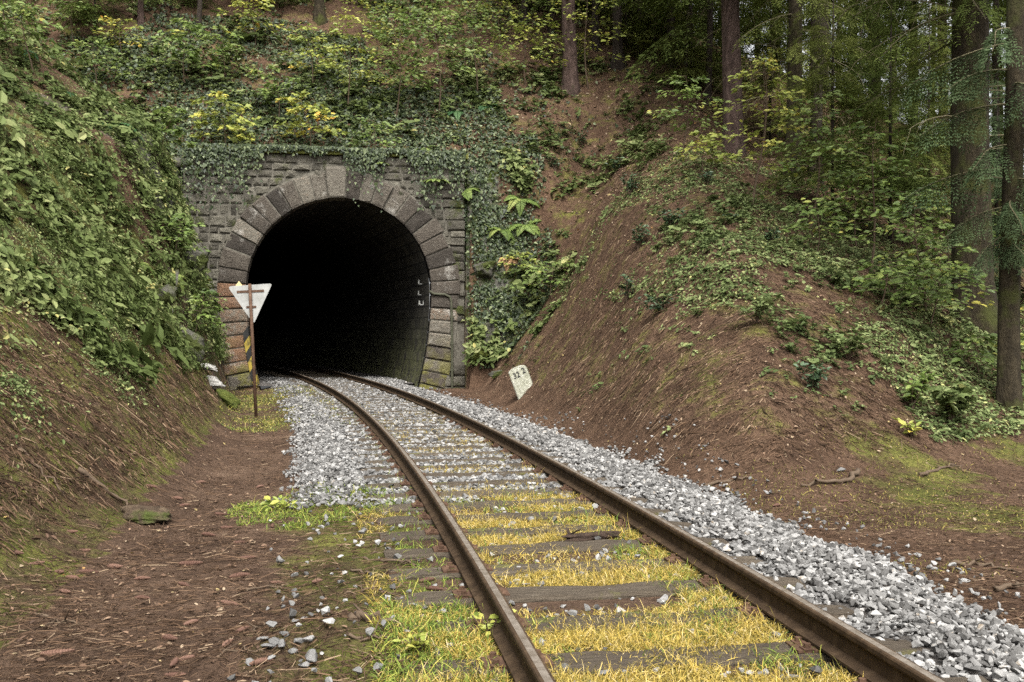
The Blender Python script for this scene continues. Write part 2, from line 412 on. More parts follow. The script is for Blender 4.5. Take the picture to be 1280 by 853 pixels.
M['fern'] = leafmat('fern_fronds', [(0, (.06, .10, .02)), (.5, (.14, .20, .045)), (1, (.30, .33, .10))], .6)
M['fern_dark'] = leafmat('dark_fern_fronds', [(0, (.016, .05, .018)), (.5, (.04, .105, .035)), (1, (.09, .17, .06))], .6)
M['fern_tan'] = leafmat('withered_fronds', [(0, (.35, .18, .08)), (1, (.62, .42, .24))], .7)
M['ivy'] = leafmat('ivy_leaves', [(0, (.014, .022, .009)), (.5, (.034, .050, .020)), (.85, (.075, .098, .042)), (1, (.17, .20, .10))], .48, .08, .3)
M['bramble'] = leafmat('bramble_leaves', [(0, (.04, .058, .014)), (.45, (.095, .125, .038)), (.8, (.18, .21, .080)), (.97, (.30, .31, .14)), (1, (.34, .31, .11))], .6, .25, .15)
M['herb'] = leafmat('herb_leaves', [(0, (.045, .064, .022)), (.5, (.115, .150, .052)), (.9, (.23, .265, .115)), (1, (.38, .38, .15))], .62, .25, .12)
M['litter_leaf'] = leafmat('fallen_leaves', [(0, (.05, .030, .02)), (.45, (.12, .072, .045)), (.75, (.22, .14, .09)), (.93, (.30, .235, .16)), (.985, (.34, .26, .09)), (1, (.30, .13, .05))], .8, .1)
M['litter_stick'] = surfmat('needle_litter', [(0, (.020, .012, .007)), (.55, (.066, .039, .023)), (.87, (.130, .080, .048)), (1, (.27, .20, .13))], 10, .9, .1, .004, .95)
M['grass_yellow'] = leafmat('yellowed_grass', [(0, (.07, .075, .02)), (.2, (.22, .185, .04)), (.6, (.48, .345, .07)), (.85, (.58, .44, .12)), (1, (.58, .48, .28))], .7, .3)
M['grass_green'] = leafmat('green_grass', [(0, (.05, .09, .012)), (.5, (.14, .21, .03)), (.85, (.30, .33, .06)), (1, (.50, .44, .10))], .7, .3)
M['moss_tuft'] = leafmat('moss_tufts', [(0, (.06, .065, .014)), (.5, (.15, .145, .032)), (1, (.36, .29, .08))], .9, .2)

# ------------------------------------------------------------------ terrain
def axis(a, b, step, lo, hi, grow=1.16):
    c = list(np.arange(a, b + 1e-6, step)); d = step
    while c[-1] < hi: d *= grow; c.append(c[-1] + d)
    d = step
    while c[0] > lo: d *= grow; c.insert(0, c[0] - d)
    return np.array(c)
xs = axis(-16, 16, .11, -260, 260); ys = axis(2.2, 41, .11, -260, 420)
GX, GY = np.meshgrid(xs, ys)
GZ = H(GX, GY)
gs, gt = to_st(GX, GY)
# the ground inside the tunnel is a separate strip; behind the wall the sheet is the hill above it
nx, ny = len(xs), len(ys)
idx = np.arange(nx * ny).reshape(ny, nx)
Q = np.stack([idx[:-1, :-1], idx[:-1, 1:], idx[1:, 1:], idx[1:, :-1]], -1).reshape(-1, 4)
zf = GZ.ravel()[Q]; sf = gs.ravel()[Q].mean(1); tf = gt.ravel()[Q].mean(1)
cut = (zf.max(1) - zf.min(1) > 2.0) & (np.abs(tf - STEP) < .35) & (sf > WS0 + .1) & (sf < WS1 - .1)
Q = Q[~cut]
goff = toff(GX, np.clip(GY, -20, 42))
low = GZ < .35
gravel = sstep(2.0, 1.6, np.abs(goff) + .4 * (fbm(GX * 2, GY * 2, 75, 2) - .5)) * low * np.where(GY < 9.8, sstep(.6, .9, goff), 1)
gn = fbm(GX * .8, GY * .8, 61, 3)
moss = np.zeros_like(GZ)
moss = np.maximum(moss, .56 * low * sstep(2.1, 2.6, goff) * sstep(2.0, 4.5, GX) * (GY < 14) * sstep(.42, .66, fbm(GX * .45, GY * .7, 63, 2) + .4 * (fbm(GX * 2.2, GY * 2.2, 64, 3) - .5)))
moss = np.maximum(moss, .55 * low * (goff < -1.0) * (GY < 10) * sstep(-2.6, -1.6, goff))
moss = np.maximum(moss, .40 * low * (goff < -1.6) * (GY > 17) * (GY < 30))
moss = np.maximum(moss, (.30 + .16 * fbm(GX * 1.5, GY * 1.5, 68, 2)) * (~low))
moss = np.maximum(moss, .5 * (goff < -3.2) * (GY < 22))
ga = dA_(GX, GY); gb = dB_(GX, GY)
rock = sstep(20, 25, GY) * sstep(-3.1, -3.5, goff) * (GZ < 7) * sstep(.40, .55, fbm(GX * 1.1, GY * 1.1 + GZ, 67, 3))
rock = np.maximum(rock, (gs > WS1) * (gs < WS1 + 1.6) * (np.abs(gt) < 1.6) * (GZ < 6.8) * sstep(.4, .55, gn))
litter = np.clip(.25 + .75 * sstep(.2, 2.5, GZ) + .8 * (goff > 2.1), 0, 1)
gm = mesh_np('ground', np.stack([GX, GY, GZ], -1).reshape(-1, 3), Q, None,
             {'gravel': gravel.ravel(), 'moss': moss.ravel(), 'rock': rock.ravel(), 'litter': litter.ravel()}, True, (M['ground'],))
tag(link('ground', gm), kind='structure')
# the track bed inside the tunnel
yy_ = np.arange(29.9, 62, .4); offs = np.linspace(-2.9, 2.9, 15)
V = []
for y in yy_:
    tn = np.array([cdx(y), 1]); tn /= np.linalg.norm(tn); rn = np.array([tn[1], -tn[0]])
    for o in offs: V.append((cx(y) + rn[0] * o, y + rn[1] * o, -.04 + .03 * vnoise(o * 4, y * 4, 3)))
no = len(offs)
q = [(i * no + j, i * no + j + 1, (i + 1) * no + j + 1, (i + 1) * no + j) for i in range(len(yy_) - 1) for j in range(no - 1)]
bed = mesh_np('track_bed', V, q, None, {'gravel': np.ones(len(V)), 'moss': np.zeros(len(V)), 'rock': np.zeros(len(V)), 'litter': np.zeros(len(V))}, True, (M['ground'],))
tag(link('track_bed', bed), kind='structure')

# ------------------------------------------------------------------ railway track
trk = thing('railway_track', 'single curved railway track with rusty rails on weathered wooden sleepers', 'railway track', (0, 0, 0))
RAILZ = .015
prof = [(-.0625, 0), (-.0625, .012), (-.012, .03), (-.008, .10), (-.031, .112), (-.0335, .12), (-.0335, .138), (-.029, .1455), (-.017, .1485), (.017, .1485), (.029, .1455), (.0335, .138), (.0335, .12), (.031, .112), (.008, .10), (.012, .03), (.0625, .012), (.0625, 0)]
def station(y):
    d = float(cdx(y)); l = math.hypot(d, 1); return float(cx(y)), y, d / l, 1 / l
ysr = np.concatenate([np.arange(-8, 34, .25), np.arange(34, 60, .5)])
for side in (-.752, .752):
    V = []; q = []; mi = []
    n = len(prof)
    for y in ysr:
        X, Y, tx, ty = station(y)
        for (a, z) in prof: V.append((X + ty * (side + a), Y - tx * (side + a), RAILZ + z))
    for i in range(len(ysr) - 1):
        for j in range(n):
            j2 = (j + 1) % n
            q.append((i * n + j, i * n + j2, (i + 1) * n + j2, (i + 1) * n + j)); mi.append(1 if j == 8 else 0)
    me = mesh_np('rail', V, q, None, {'rnd': np.full(len(V), .5)}, False, (M['rail'], M['rail_top']), mi)
    link('rail', me, trk)
def sleeper_mesh(seed):
    r = np.random.default_rng(seed); nx, L, W, D = 14, 2.5, .25, .15
    V = []; q = []
    ring = [(-W / 2, -D), (-W / 2, -.018), (-W / 2 + .02, 0), (-.04, -.003), (.04, .002), (W / 2 - .02, 0), (W / 2, -.018), (W / 2, -D)]
    for i in range(nx + 1):
        x = -L / 2 + L * i / nx
        ex = .012 if i in (0, nx) else 0
        for (a, z) in ring:
            V.append((x, a * (1 - ex * 3) + r.normal(0, .006), z - (ex if z > -.05 else 0) + (r.normal(0, .005) if z > -.1 else 0)))
    n = len(ring)
    for i in range(nx):
        for j in range(n):
            j2 = (j + 1) % n; q.append((i * n + j, i * n + j2, (i + 1) * n + j2, (i + 1) * n + j))
    Va = np.array(V); caps = []
    t = [(0, k + 1, k) for k in range(1, n - 1)] + [(nx * n, nx * n + k, nx * n + k + 1) for k in range(1, n - 1)]
    return mesh_np('sleeper', Va, q, t, {'rnd': np.full(len(V), r.random())}, False, (M['sleeper'],))
sl_m = [sleeper_mesh(s) for s in range(5)]
pl = Acc()
def box(acc, x0, x1, y0, y1, z0, z1, rnd=None):
    V = [(x, y, z) for z in (z0, z1) for y in (y0, y1) for x in (x0, x1)]
    acc.add(V, [(0, 2, 3, 1), (4, 5, 7, 6), (0, 1, 5, 4), (2, 6, 7, 3), (0, 4, 6, 2), (1, 3, 7, 5)], None, rnd)
box(pl, -.16, .16, -.075, .075, 0.001, .0135, .3)
for sx in (-1, 1):
    for sy in (-.05, .05):
        tube(pl, [(sx * .105, sy, .0136), (sx * .105, sy, .040)], .017, 6, .5)
        box(pl, sx * .105 - .028, sx * .105 + .028, sy - .028, sy + .028, .0138, .020, .6)
pl_m = pl.mesh('rail_plate', M['rust'])
y = 4.80 - .62 * 8; k = 0
SLEEPERS = []
while y < 40:
    X, Y, tx, ty = station(y)
    o = link('sleeper', sl_m[k % 5], trk); rz = math.atan2(-tx, ty) + random.uniform(-.012, .012)
    o.location = (X, Y, random.uniform(-.006, .004)); o.rotation_euler = (0, 0, rz + (math.pi if k % 2 else 0))
    SLEEPERS.append((X, Y, rz))
    if 2.5 < y < 18:
        for sx in (-.752, .752):
            p = link('rail_plate', pl_m, o); p.location = (sx, 0, 0)
    y += .62 * ty * random.uniform(.97, 1.03); k += 1

# ------------------------------------------------------------------ tunnel portal
def horseshoe(n_base=12, n_arc=40, Rr=2.72, zc=2.82, Rb=11.5, zbase=-.35):
    """inner outline, from the left foot over the crown to the right foot: (s, z) with outward normals"""
    P = []; Nn = []
    cb = -Rr + Rb
    a0 = math.asin((zc - zbase) / Rb)
    for i in range(n_base):
        a = a0 * (1 - i / n_base); P.append((cb - Rb * math.cos(a), zc - Rb * math.sin(a))); Nn.append((-math.cos(a), -math.sin(a)))
    for i in range(n_arc + 1):
        a = math.pi * (1 - i / n_arc); P.append((Rr * math.cos(a), zc + Rr * math.sin(a))); Nn.append((math.cos(a), math.sin(a)))
    for i in range(1, n_base + 1):
        a = a0 * i / n_base; P.append((-(cb - Rb * math.cos(a)), zc - Rb * math.sin(a))); Nn.append((math.cos(a), -math.sin(a)))
    return np.array(P), np.array(Nn)
HP, HN = horseshoe(24, 90)
HL = np.concatenate([[0], np.cumsum(np.linalg.norm(np.diff(HP, axis=0), axis=1))])
def hs(l):
    return np.array([np.interp(l, HL, HP[:, 0]), np.interp(l, HL, HP[:, 1])]), np.array([np.interp(l, HL, HN[:, 0]), np.interp(l, HL, HN[:, 1])])
portal = thing('tunnel_portal', 'stone railway tunnel portal with horseshoe arch of large voussoirs set in a rubble headwall', 'tunnel portal', (PC[0], PC[1], 0), (0, 0, PA))
def pillow(acc, quad, t_front, t_back, inset, bulge, rnd, r):
    """a rough-faced stone: quad = 4 (s,z) corners, counter-clockwise seen from the front"""
    q4 = np.array(quad); c = q4.mean(0)
    inn = q4 + (c - q4) / np.linalg.norm(c - q4, axis=1, keepdims=True) * inset * 1.4
    V = [(p[0], t_back, p[1]) for p in q4] + [(p[0], t_front + bulge * .55 + r.normal(0, .004), p[1]) for p in q4]
    V += [(p[0] + r.normal(0, .008), t_front + r.normal(0, .010), p[1] + r.normal(0, .008)) for p in inn] + [(c[0], t_front - bulge * .35 + r.normal(0, .012), c[1])]
    qs = []
    for i in range(4):
        j = (i + 1) % 4; qs.append((i, j, 4 + j, 4 + i)); qs.append((4 + i, 4 + j, 8 + j, 8 + i))
    acc.add(V, qs, [(8 + i, 8 + (i + 1) % 4, 12) for i in range(4)], rnd)
r = np.random.default_rng(3)
ring = Acc(); NS = 39; Ltot = HL[-1]
kw = .50; step = (Ltot - kw) / (NS - 1)
edges = [0]
for i in range(NS): edges.append(edges[-1] + (kw if i == NS // 2 else step * (1 + (.0 if i in (0, NS - 1) else r.normal(0, .05)))))
edges = np.array(edges); edges *= Ltot / edges[-1]
def blend_voussoir(i):
    return 0
for i in range(NS):
    a, an = hs(edges[i] + .015); b, bn = hs(edges[i + 1] - .015)
    key = i == NS // 2
    th = (.92 if key else .80 + r.normal(0, .05))
    o1 = a + an * th; o2 = b + bn * th
    if i > 0:
        pass
    zc = (a[1] + b[1]) / 2; left = a[0] < 0
    if left and zc < 3.0: rv = np.clip(.80 + r.normal(0, .10), .5, 1)
    elif zc < 2.4: rv = np.clip(.42 + r.normal(0, .12), .2, .75)
    elif key: rv = .58
    else: rv = np.clip(r.normal(.30, .19), .0, .66)
    pillow(ring, [a, o1, o2, b] if False else [b, a, o1, o2][::-1], -.125 - (.03 if key else 0) + r.normal(0, .02), .5, .045, .05, rv, r)
ring.build('arch_ring', M['ring'], portal)
# headwall: mortar slab with the arch cut out, and its stones
slab = Acc()
c0 = np.array([0, 2.6]); inner = HP + HN * .45; outer = []
for p in inner:
    d = p - c0; d = d / np.linalg.norm(d); k = 1e9
    if d[0] > 1e-6: k = min(k, (WS1 - .03 - c0[0]) / d[0])
    if d[0] < -1e-6: k = min(k, (WS0 + .03 - c0[0]) / d[0])
    if d[1] > 1e-6: k = min(k, (WTOP - .02 - c0[1]) / d[1])
    if d[1] < -1e-6: k = min(k, (-1.2 - c0[1]) / d[1])
    outer.append(c0 + d * k)
outer = np.array(outer); n = len(inner)
V = [(p[0], -.008, p[1]) for p in inner] + [(p[0], -.008, p[1]) for p in outer] + [(p[0], .85, p[1]) for p in outer] + [(p[0], .85, p[1]) for p in inner]
q = []
for i in range(n - 1):
    q += [(i, i + 1, n + i + 1, n + i), (n + i, n + i + 1, 2 * n + i + 1, 2 * n + i), (2 * n + i, 2 * n + i + 1, 3 * n + i + 1, 3 * n + i)]
slab.add(V, q, None, .5)
ri = HP + HN * .02; ro = HP + HN * .82
Vr = [(p[0], -.072, p[1]) for p in ri] + [(p[0], -.072, p[1]) for p in ro] + [(p[0], .45, p[1]) for p in ri]
slab.add(Vr, [(i, i + 1, n + i + 1, n + i) for i in range(n - 1)] + [(2 * n + i, 2 * n + i + 1, i + 1, i) for i in range(n - 1)], None, .5)
slab.build('mortar_core', M['mortar'], portal)
wall = Acc()
z = -.4; row = 0
while z < WTOP - .16:
    hgt = r.uniform(.20, .36)
    if z + hgt > WTOP - .25: hgt = WTOP - z
    s = WS0 + r.uniform(-.25, .05)
    while s < WS1 - .05:
        wd = r.uniform(.19, .46) if z < 5.9 else r.uniform(.26, .6)
        quoin = s + wd > WS1 - .45
        if quoin: wd = WS1 - s
        g = .022
        qd = [(s + g, z + g), (s + wd - g, z + g), (s + wd - g + r.normal(0, .012), z + hgt - g + r.normal(0, .012)), (s + g + r.normal(0, .02), z + hgt - g + r.normal(0, .022))]
        # skip what the arch opening or the ring would hide
        ok = True
        for p in qd + [(s + wd / 2, z + hgt / 2)]:
            dd = np.linalg.norm(HP - np.array(p), axis=1); j = int(np.argmin(dd))
            side = (np.array(p) - HP[j]) @ HN[j]
            if side < .45: ok = False
        if s < -.001 + WS0 + .0 and r.random() < .5: pass
        if ok: pillow(wall, qd, -.055 + r.normal(0, .022) - (.03 if quoin else 0), .3, .042, .045, np.clip(r.normal(.5, .22), 0, 1) * (.8 if quoin else 1), r)
        s += wd
    z += hgt; row += 1
wall.build('headwall', M['wall_stone'], portal)
cop = Acc(); s = WS0
while s < WS1 + .05:
    wd = r.uniform(.7, 1.2); e = min(s + wd, WS1 + .1)
    pillow(cop, [(s + .01, WTOP + .005), (e - .01, WTOP + .005), (e - .01, WTOP + .15), (s + .01, WTOP + .15)], -.14, .8, .02, .02, r.random(), r); s = e
M['coping'] = surfmat('mossy_coping', [(0, (.05, .06, .015)), (.5, (.12, .13, .03)), (1, (.22, .21, .08))], 12, .95, .8, .03, .2)
# lids on the coping stones
for s_ in [WS0]:
    box(cop, WS0, WS1 + .1, -.13, .78, WTOP + .147, WTOP + .16, .5)
cop.build('coping', M['coping'], portal)
# lining that follows the curve of the track
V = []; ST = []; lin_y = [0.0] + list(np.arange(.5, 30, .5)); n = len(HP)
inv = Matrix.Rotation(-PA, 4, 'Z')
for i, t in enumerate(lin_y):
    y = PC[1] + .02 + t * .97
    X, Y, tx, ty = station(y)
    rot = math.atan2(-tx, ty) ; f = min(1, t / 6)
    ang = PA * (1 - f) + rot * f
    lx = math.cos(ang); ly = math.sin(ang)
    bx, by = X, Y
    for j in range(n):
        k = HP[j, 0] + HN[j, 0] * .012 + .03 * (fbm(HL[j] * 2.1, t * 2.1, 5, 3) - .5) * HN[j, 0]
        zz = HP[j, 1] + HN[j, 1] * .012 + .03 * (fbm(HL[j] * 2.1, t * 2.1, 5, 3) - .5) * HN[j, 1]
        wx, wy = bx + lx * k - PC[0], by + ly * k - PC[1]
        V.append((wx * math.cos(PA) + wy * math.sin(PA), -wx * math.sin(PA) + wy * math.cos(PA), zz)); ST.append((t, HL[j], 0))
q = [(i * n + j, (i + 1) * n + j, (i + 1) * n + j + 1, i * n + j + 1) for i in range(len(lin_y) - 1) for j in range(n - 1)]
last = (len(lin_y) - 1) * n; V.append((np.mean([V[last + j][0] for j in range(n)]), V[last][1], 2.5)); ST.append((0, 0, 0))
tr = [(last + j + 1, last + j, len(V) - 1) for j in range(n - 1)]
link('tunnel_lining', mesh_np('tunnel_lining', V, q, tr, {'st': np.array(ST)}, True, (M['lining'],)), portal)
# black and yellow hazard stripes on the left foot of the arch
for pm in ('yellow_paint', 'black_paint'):
    st_ = Acc(); nst = 6
    for i in range(nst):
        if (i % 2 == 0) != (pm == 'yellow_paint'): continue
        l0, l1 = .38 + i * .29, .38 + (i + 1) * .29
        a, an = hs(l0); b, bn = hs(l1)
        a2, an2 = hs(max(0.05, l0 - .22)); b2, bn2 = hs(l1 - .22)
        V = [(a[0] - .012 + .02, -.165, a[1]), (b[0] + .008, -.165, b[1]), (b2[0] + bn2[0] * .15, -.165, b2[1]), (a2[0] + an2[0] * .15, -.165, a2[1]),
             (a[0] + .012, .30, a[1]), (b[0] + .012, .30, b[1])]
        V[0] = (a[0] + .012, -.165, a[1]); V[1] = (b[0] + .012, -.165, b[1])
        st_.add(V, [(0, 1, 2, 3), (4, 5, 1, 0)], None, .5)
        back = [(v[0], -.09, v[2]) for v in V[:4]]
        st_.add(V[:4] + back, [(0, 3, 7, 4), (3, 2, 6, 7), (2, 1, 5, 6)], None, .5)
    o = st_.build('hazard_stripes', M[pm], portal)
    o['label'] = ('yellow' if pm[0] == 'y' else 'black') + ' warning stripes painted on the foot of the arch'
# conduit and insulator brackets on the right
cd = Acc(); xs_ = HP[-1, 0] + .0
sx_ = 3.33
tube(cd, [(sx_, -.17, -.2), (sx_, -.17, 1.2), (sx_ - .02, -.17, 2.45), (sx_ - .06, -.17, 2.6), (sx_ - .2, -.17, 2.68), (sx_ - .55, -.16, 2.70), (sx_ - .68, -.14, 2.78)], .038, 8, .5)
for zz in (.4, 1.2, 2.0): box(cd, sx_ - .06, sx_ + .06, -.21, -.10, zz - .02, zz + .02, .5)
cd.build('conduit', M['pipe'], portal)
for (tt, zz) in ((1.1, 3.05), (1.3, 2.72), (.9, 2.40), (1.7, 3.55)):
    br = Acc(); l = np.interp(zz, HP[::-1, 1][:30], HP[::-1, 0][:30])
    tube(br, [(l + .05 - .06, tt, zz), (l - .22 - .06, tt - .03, zz)], .018, 6, .5)
    tube(br, [(l - .09 - .06, tt, zz), (l - .09 - .06, tt, zz + .13)], [.03, .022], 8, .5); tube(br, [(l - .22 - .06, tt - .03, zz), (l - .22 - .06, tt - .03, zz + .13)], [.03, .022], 8, .5)
    br.build('insulator_bracket', M['porcelain'], portal)

# ------------------------------------------------------------------ warning sign seen from behind
bx, by, bz = hit(320, 522)
ppm = F_PX / by
sign = thing('warning_sign', 'pale triangular railway sign seen from behind on a rusty leaning post', 'sign', (bx, by, bz), (0, R_(-2.6), R_(4)))
a = Acc(); hp = (522 - 355) / ppm
tube(a, [(0, 0, -.3), (0, 0, hp * .5), (0, 0, hp)], .032, 10, .5); a.build('post', M['rust'], sign, True)
a = Acc(); zt = hp - .03; zb_ = hp - .03 - .74; wv = .42
def tri(acc, pts, y0, y1):
    n = len(pts); V = [(p[0], y0, p[1]) for p in pts] + [(p[0], y1, p[1]) for p in pts]
    acc.add(V, [(i, n + i, n + (i + 1) % n, (i + 1) % n) for i in range(n)], [(0, i, i + 1) for i in range(1, n - 1)] + [(n, n + i + 1, n + i) for i in range(1, n - 1)], .5)
tri(a, [(-wv + .03, zt), (wv - .03, zt + .02), (wv, zt), (wv - .01, zt - .03), (.05, zb_), (.01, zb_), (-wv + .01, zt - .06), (-wv, zt - .02)], .045, .052)
a.build('plate', M['plate_white'], sign)
a = Acc(); box(a, -.27, .27, .034, .043, zt - .14, zt - .095); a.build('bracket', M['rust'], sign)
a = Acc(); box(a, -.10, .10, .034, .043, zt - .45, zt - .41); a.build('bracket', M['rust'], sign)
a = Acc(); tri(a, [(-.34, zt - .05), (-.14, zt - .02), (-.22, zt + .10)], .060, .068); a.build('second_plate', M['plate_yellow'], sign)

# ------------------------------------------------------------------ kilometre stone
bx, by, bz = hit(657, 489)
km = thing('kilometre_stone', 'small whitewashed kilometre stone numbered 32 2 tilting at the foot of the right slope', 'marker stone', (bx, by, bz), (R_(-12), R_(-23), R_(-8)))
bm = bmesh.new()
W, D, Hh = .215, .085, .62
pts = [(-W, -.25), (W, -.25), (W, Hh - .10)] + [(W * math.cos(t), Hh - .10 + .07 * math.sin(t)) for t in np.linspace(.3, math.pi - .3, 7)] + [(-W, Hh - .10)]
f0 = [bm.verts.new((x * 1.0, -D, z)) for x, z in pts]; f1 = [bm.verts.new((x * .98, D, z)) for x, z in pts]
bm.faces.new(f0); bm.faces.new(f1[::-1])
for i in range(len(pts)): bm.faces.new((f0[i], f1[i], f1[(i + 1) % len(pts)], f0[(i + 1) % len(pts)]))
bmesh.ops.recalc_face_normals(bm, faces=bm.faces)
bmesh.ops.bevel(bm, geom=list(bm.edges), offset=.018, segments=2, affect='EDGES')
me = bpy.data.meshes.new('block'); bm.to_mesh(me); bm.free(); me.materials.append(M['km']); link('block', me, km)
def text_mesh(txt, size, ext=.003):
    c = bpy.data.curves.new('digits', 'FONT'); c.body = txt; c.size = size; c.extrude = ext; c.align_x = 'CENTER'; c.offset = .004
    o = bpy.data.objects.new('digits', c); COL.objects.link(o)
    bpy.context.view_layer.update()
    me = bpy.data.meshes.new_from_object(o.evaluated_get(bpy.context.evaluated_depsgraph_get()))
    bpy.data.objects.remove(o); me.name = 'digits'; me.materials.clear(); me.materials.append(M['black_paint']); return me
for txt, px, pz in (('32', -.055, .33), ('2', .135, .37)):
    o = link('digits', text_mesh(txt, .19), km); o.location = (px, -D - .004, pz); o.rotation_euler = (R_(90), 0, 0); o.scale = (.85, 1, 1)


# ================================================================== templates for leaves, stones, fronds
def T(V, q=None, t=None): return (np.array(V, float), np.array(q) if q is not None else None, np.array(t) if t is not None else None)
LEAF = T([(0, 0, 0), (.3, .26, .07), (.7, .22, .05), (1, 0, -.06), (.7, -.22, .05), (.3, -.26, .07)], [(0, 1, 2, 3), (0, 3, 4, 5)])
LOBED = T([(0, 0, 0), (.10, .38, .05), (.38, .28, .03), (.62, .46, -.02), (.66, .18, .03), (1, 0, -.08), (.66, -.18, .03), (.62, -.46, -.02), (.38, -.28, .03), (.10, -.38, .05), (.4, 0, .0)],
          None, [(10, i, (i - 1) % 10) for i in range(10)])
IVYT = T([(0, 0, 0), (.05, .42, .06), (.45, .30, .03), (1, 0, -.08), (.45, -.30, .03), (.05, -.42, .06)], [(0, 3, 2, 1), (0, 5, 4, 3)])
BLADE = T([(0, .5, 0), (0, -.5, 0), (.28, -.42, .42), (.28, .42, .42), (.62, .25, .60), (.62, -.25, .60), (1, 0, .52)], [(0, 1, 2, 3), (3, 2, 5, 4)], [(4, 5, 6)])
NEEDLE = T([(0, 0, 0), (.45, .5, 0), (1, 0, 0), (.45, -.5, 0)], [(0, 1, 2, 3)])
STICK = T([(0, 1, 0), (0, -.5, .87), (0, -.5, -.87), (.5, 1, .3), (.5, -.5, 1.2), (.5, -.5, -.5), (1, .6, 0), (1, -.3, .5), (1, -.3, -.5)],
          [(0, 1, 4, 3), (1, 2, 5, 4), (2, 0, 3, 5), (3, 4, 7, 6), (4, 5, 8, 7), (5, 3, 6, 8)])
def rock_template(seed, npts=13, squash=.7):
    r = np.random.default_rng(seed); P = r.normal(0, 1, (npts, 3)); P /= np.linalg.norm(P, axis=1, keepdims=True)
    P *= r.uniform(.75, 1.1, (npts, 1)); P *= np.array([1, r.uniform(.6, .95), squash * r.uniform(.75, 1.1)])
    bm = bmesh.new(); vs = [bm.verts.new(p) for p in P]
    bmesh.ops.convex_hull(bm, input=vs)
    bmesh.ops.delete(bm, geom=[v for v in bm.verts if not v.link_faces], context='VERTS')
    bm.verts.index_update(); bmesh.ops.triangulate(bm, faces=bm.faces)
    V = np.array([v.co for v in bm.verts]); t = np.array([[v.index for v in f.verts] for f in bm.faces]); bm.free()
    return (V * .5, None, t)
ROCKS = [rock_template(s) for s in range(8)]
def frond_template(npair=22, droop=.55, width=.30, seed=0):
    """a fern frond one unit long, arching along +x"""
    r = np.random.default_rng(seed); a = Acc()
    t = np.linspace(0, 1, 9); ax = np.stack([t * (1 - .18 * t), 0 * t, .55 * t - droop * 1.35 * t ** 2], 1)
    tube(a, ax, np.linspace(.010, .003, 9), 3, -.25, False)
    tt = np.linspace(.14, .98, npair); prof_ = width * np.sin(np.pi * (tt * .8 + .2)) ** .8 * (1 - .25 * tt)
    P = np.stack([np.interp(tt, t, ax[:, k]) for k in range(3)], 1)
    tg = np.gradient(P, axis=0); tg /= np.linalg.norm(tg, axis=1, keepdims=True)
    for sgn in (-1, 1):
        d = np.stack([tg[:, 0] * .35, np.full(npair, sgn * 1.0), tg[:, 2] * .35 - .18], 1) + r.normal(0, .06, (npair, 3))
        up = np.stack([-tg[:, 2], 0 * tt, tg[:, 0]], 1)
        S = np.stack([prof_, np.full(npair, .052), np.full(npair, .05)], 1)
        a.inst(LEAF, P, frames(d / np.linalg.norm(d, axis=1, keepdims=True), up), np.stack([prof_, prof_ * 0 + .10, prof_ * 0 + .06], 1), r.normal(0, .08, npair))
    V, q, tr, rr = a.data(); return (V, q, tr, rr)
FROND = [frond_template(seed=s, droop=.5 + .15 * s) for s in range(3)]
def plant_template(nleaf, h, seed, tmpl=LEAF, ls=.3, spread=.6):
    """a small upright plant about one unit high"""
    r = np.random.default_rng(seed); a = Acc()
    ns = 3
    for k in range(ns):
        az = r.uniform(0, 6.28); L = r.uniform(.7, 1.05) * h; t = np.linspace(0, 1, 5)
        px = np.cos(az) * spread * t ** 1.6 * L; py = np.sin(az) * spread * t ** 1.6 * L; pz = L * (t - .25 * t ** 2)
        pts = np.stack([px, py, pz], 1); tube(a, pts, np.linspace(.012, .005, 5) * h, 3, -.3, False)
        m = nleaf // ns; tt = r.uniform(.2, 1, m)
        P = np.stack([np.interp(tt, t, pts[:, i]) for i in range(3)], 1)
        ya = r.uniform(0, 6.28, m); d = np.stack([np.cos(ya), np.sin(ya), r.normal(.05, .25, m)], 1)
        nn = np.stack([r.normal(0, .35, m), r.normal(0, .35, m), np.ones(m)], 1)
        a.inst(tmpl, P, frames(d, nn), ls * r.uniform(.6, 1.2, m), r.normal(0, .13, m))
    V, q, tr, rr = a.data(); return (V, q, tr, rr)
PLANTS = [plant_template(18, 1, s, LEAF, .30, .7) for s in range(5)]
LPLANTS = [plant_template(15, 1, 20 + s, LOBED, .36, .6) for s in range(4)]
HERBS = [plant_template(12, 1, 40 + s, LEAF, .50, 1.0) for s in range(4)]

def sampler(n, y0, y1, p, mask, x0=None, x1=None):
    """points (x, y) of the ground, thinner with distance, kept with probability mask(x, y, z)"""
    out = []; got = 0
    for _ in range(30):
        m = max(4000, n)
        u = rng.random(m)
        y = (y0 ** (1 - p) + u * (y1 ** (1 - p) - y0 ** (1 - p))) ** (1 / (1 - p))
        lo = -.57 * y - 1.2 if x0 is None else np.full(m, x0); hi = .57 * y + 1.2 if x1 is None else np.full(m, x1)
        x = lo + rng.random(m) * (hi - lo)
        z = H(x, y); k = rng.random(m) < mask(x, y, z)
        out.append(np.stack([x[k], y[k], z[k]], 1)); got += k.sum()
        if got >= n: break
    return np.concatenate(out)[:n]
def stuff(name, acc, mats, smooth=False):
    o = acc.build(name, mats, None, smooth); tag(o, kind='stuff'); return o
def st_ok(x, y):
    """False inside the wall and the tunnel"""
    s, t = to_st(x, y); return ~((s > WS0 - .1) & (s < WS1 + .1) & (t > -.25) & (t < 1.0))
def slopeup(x, y): return normals(x, y)[:, 2]

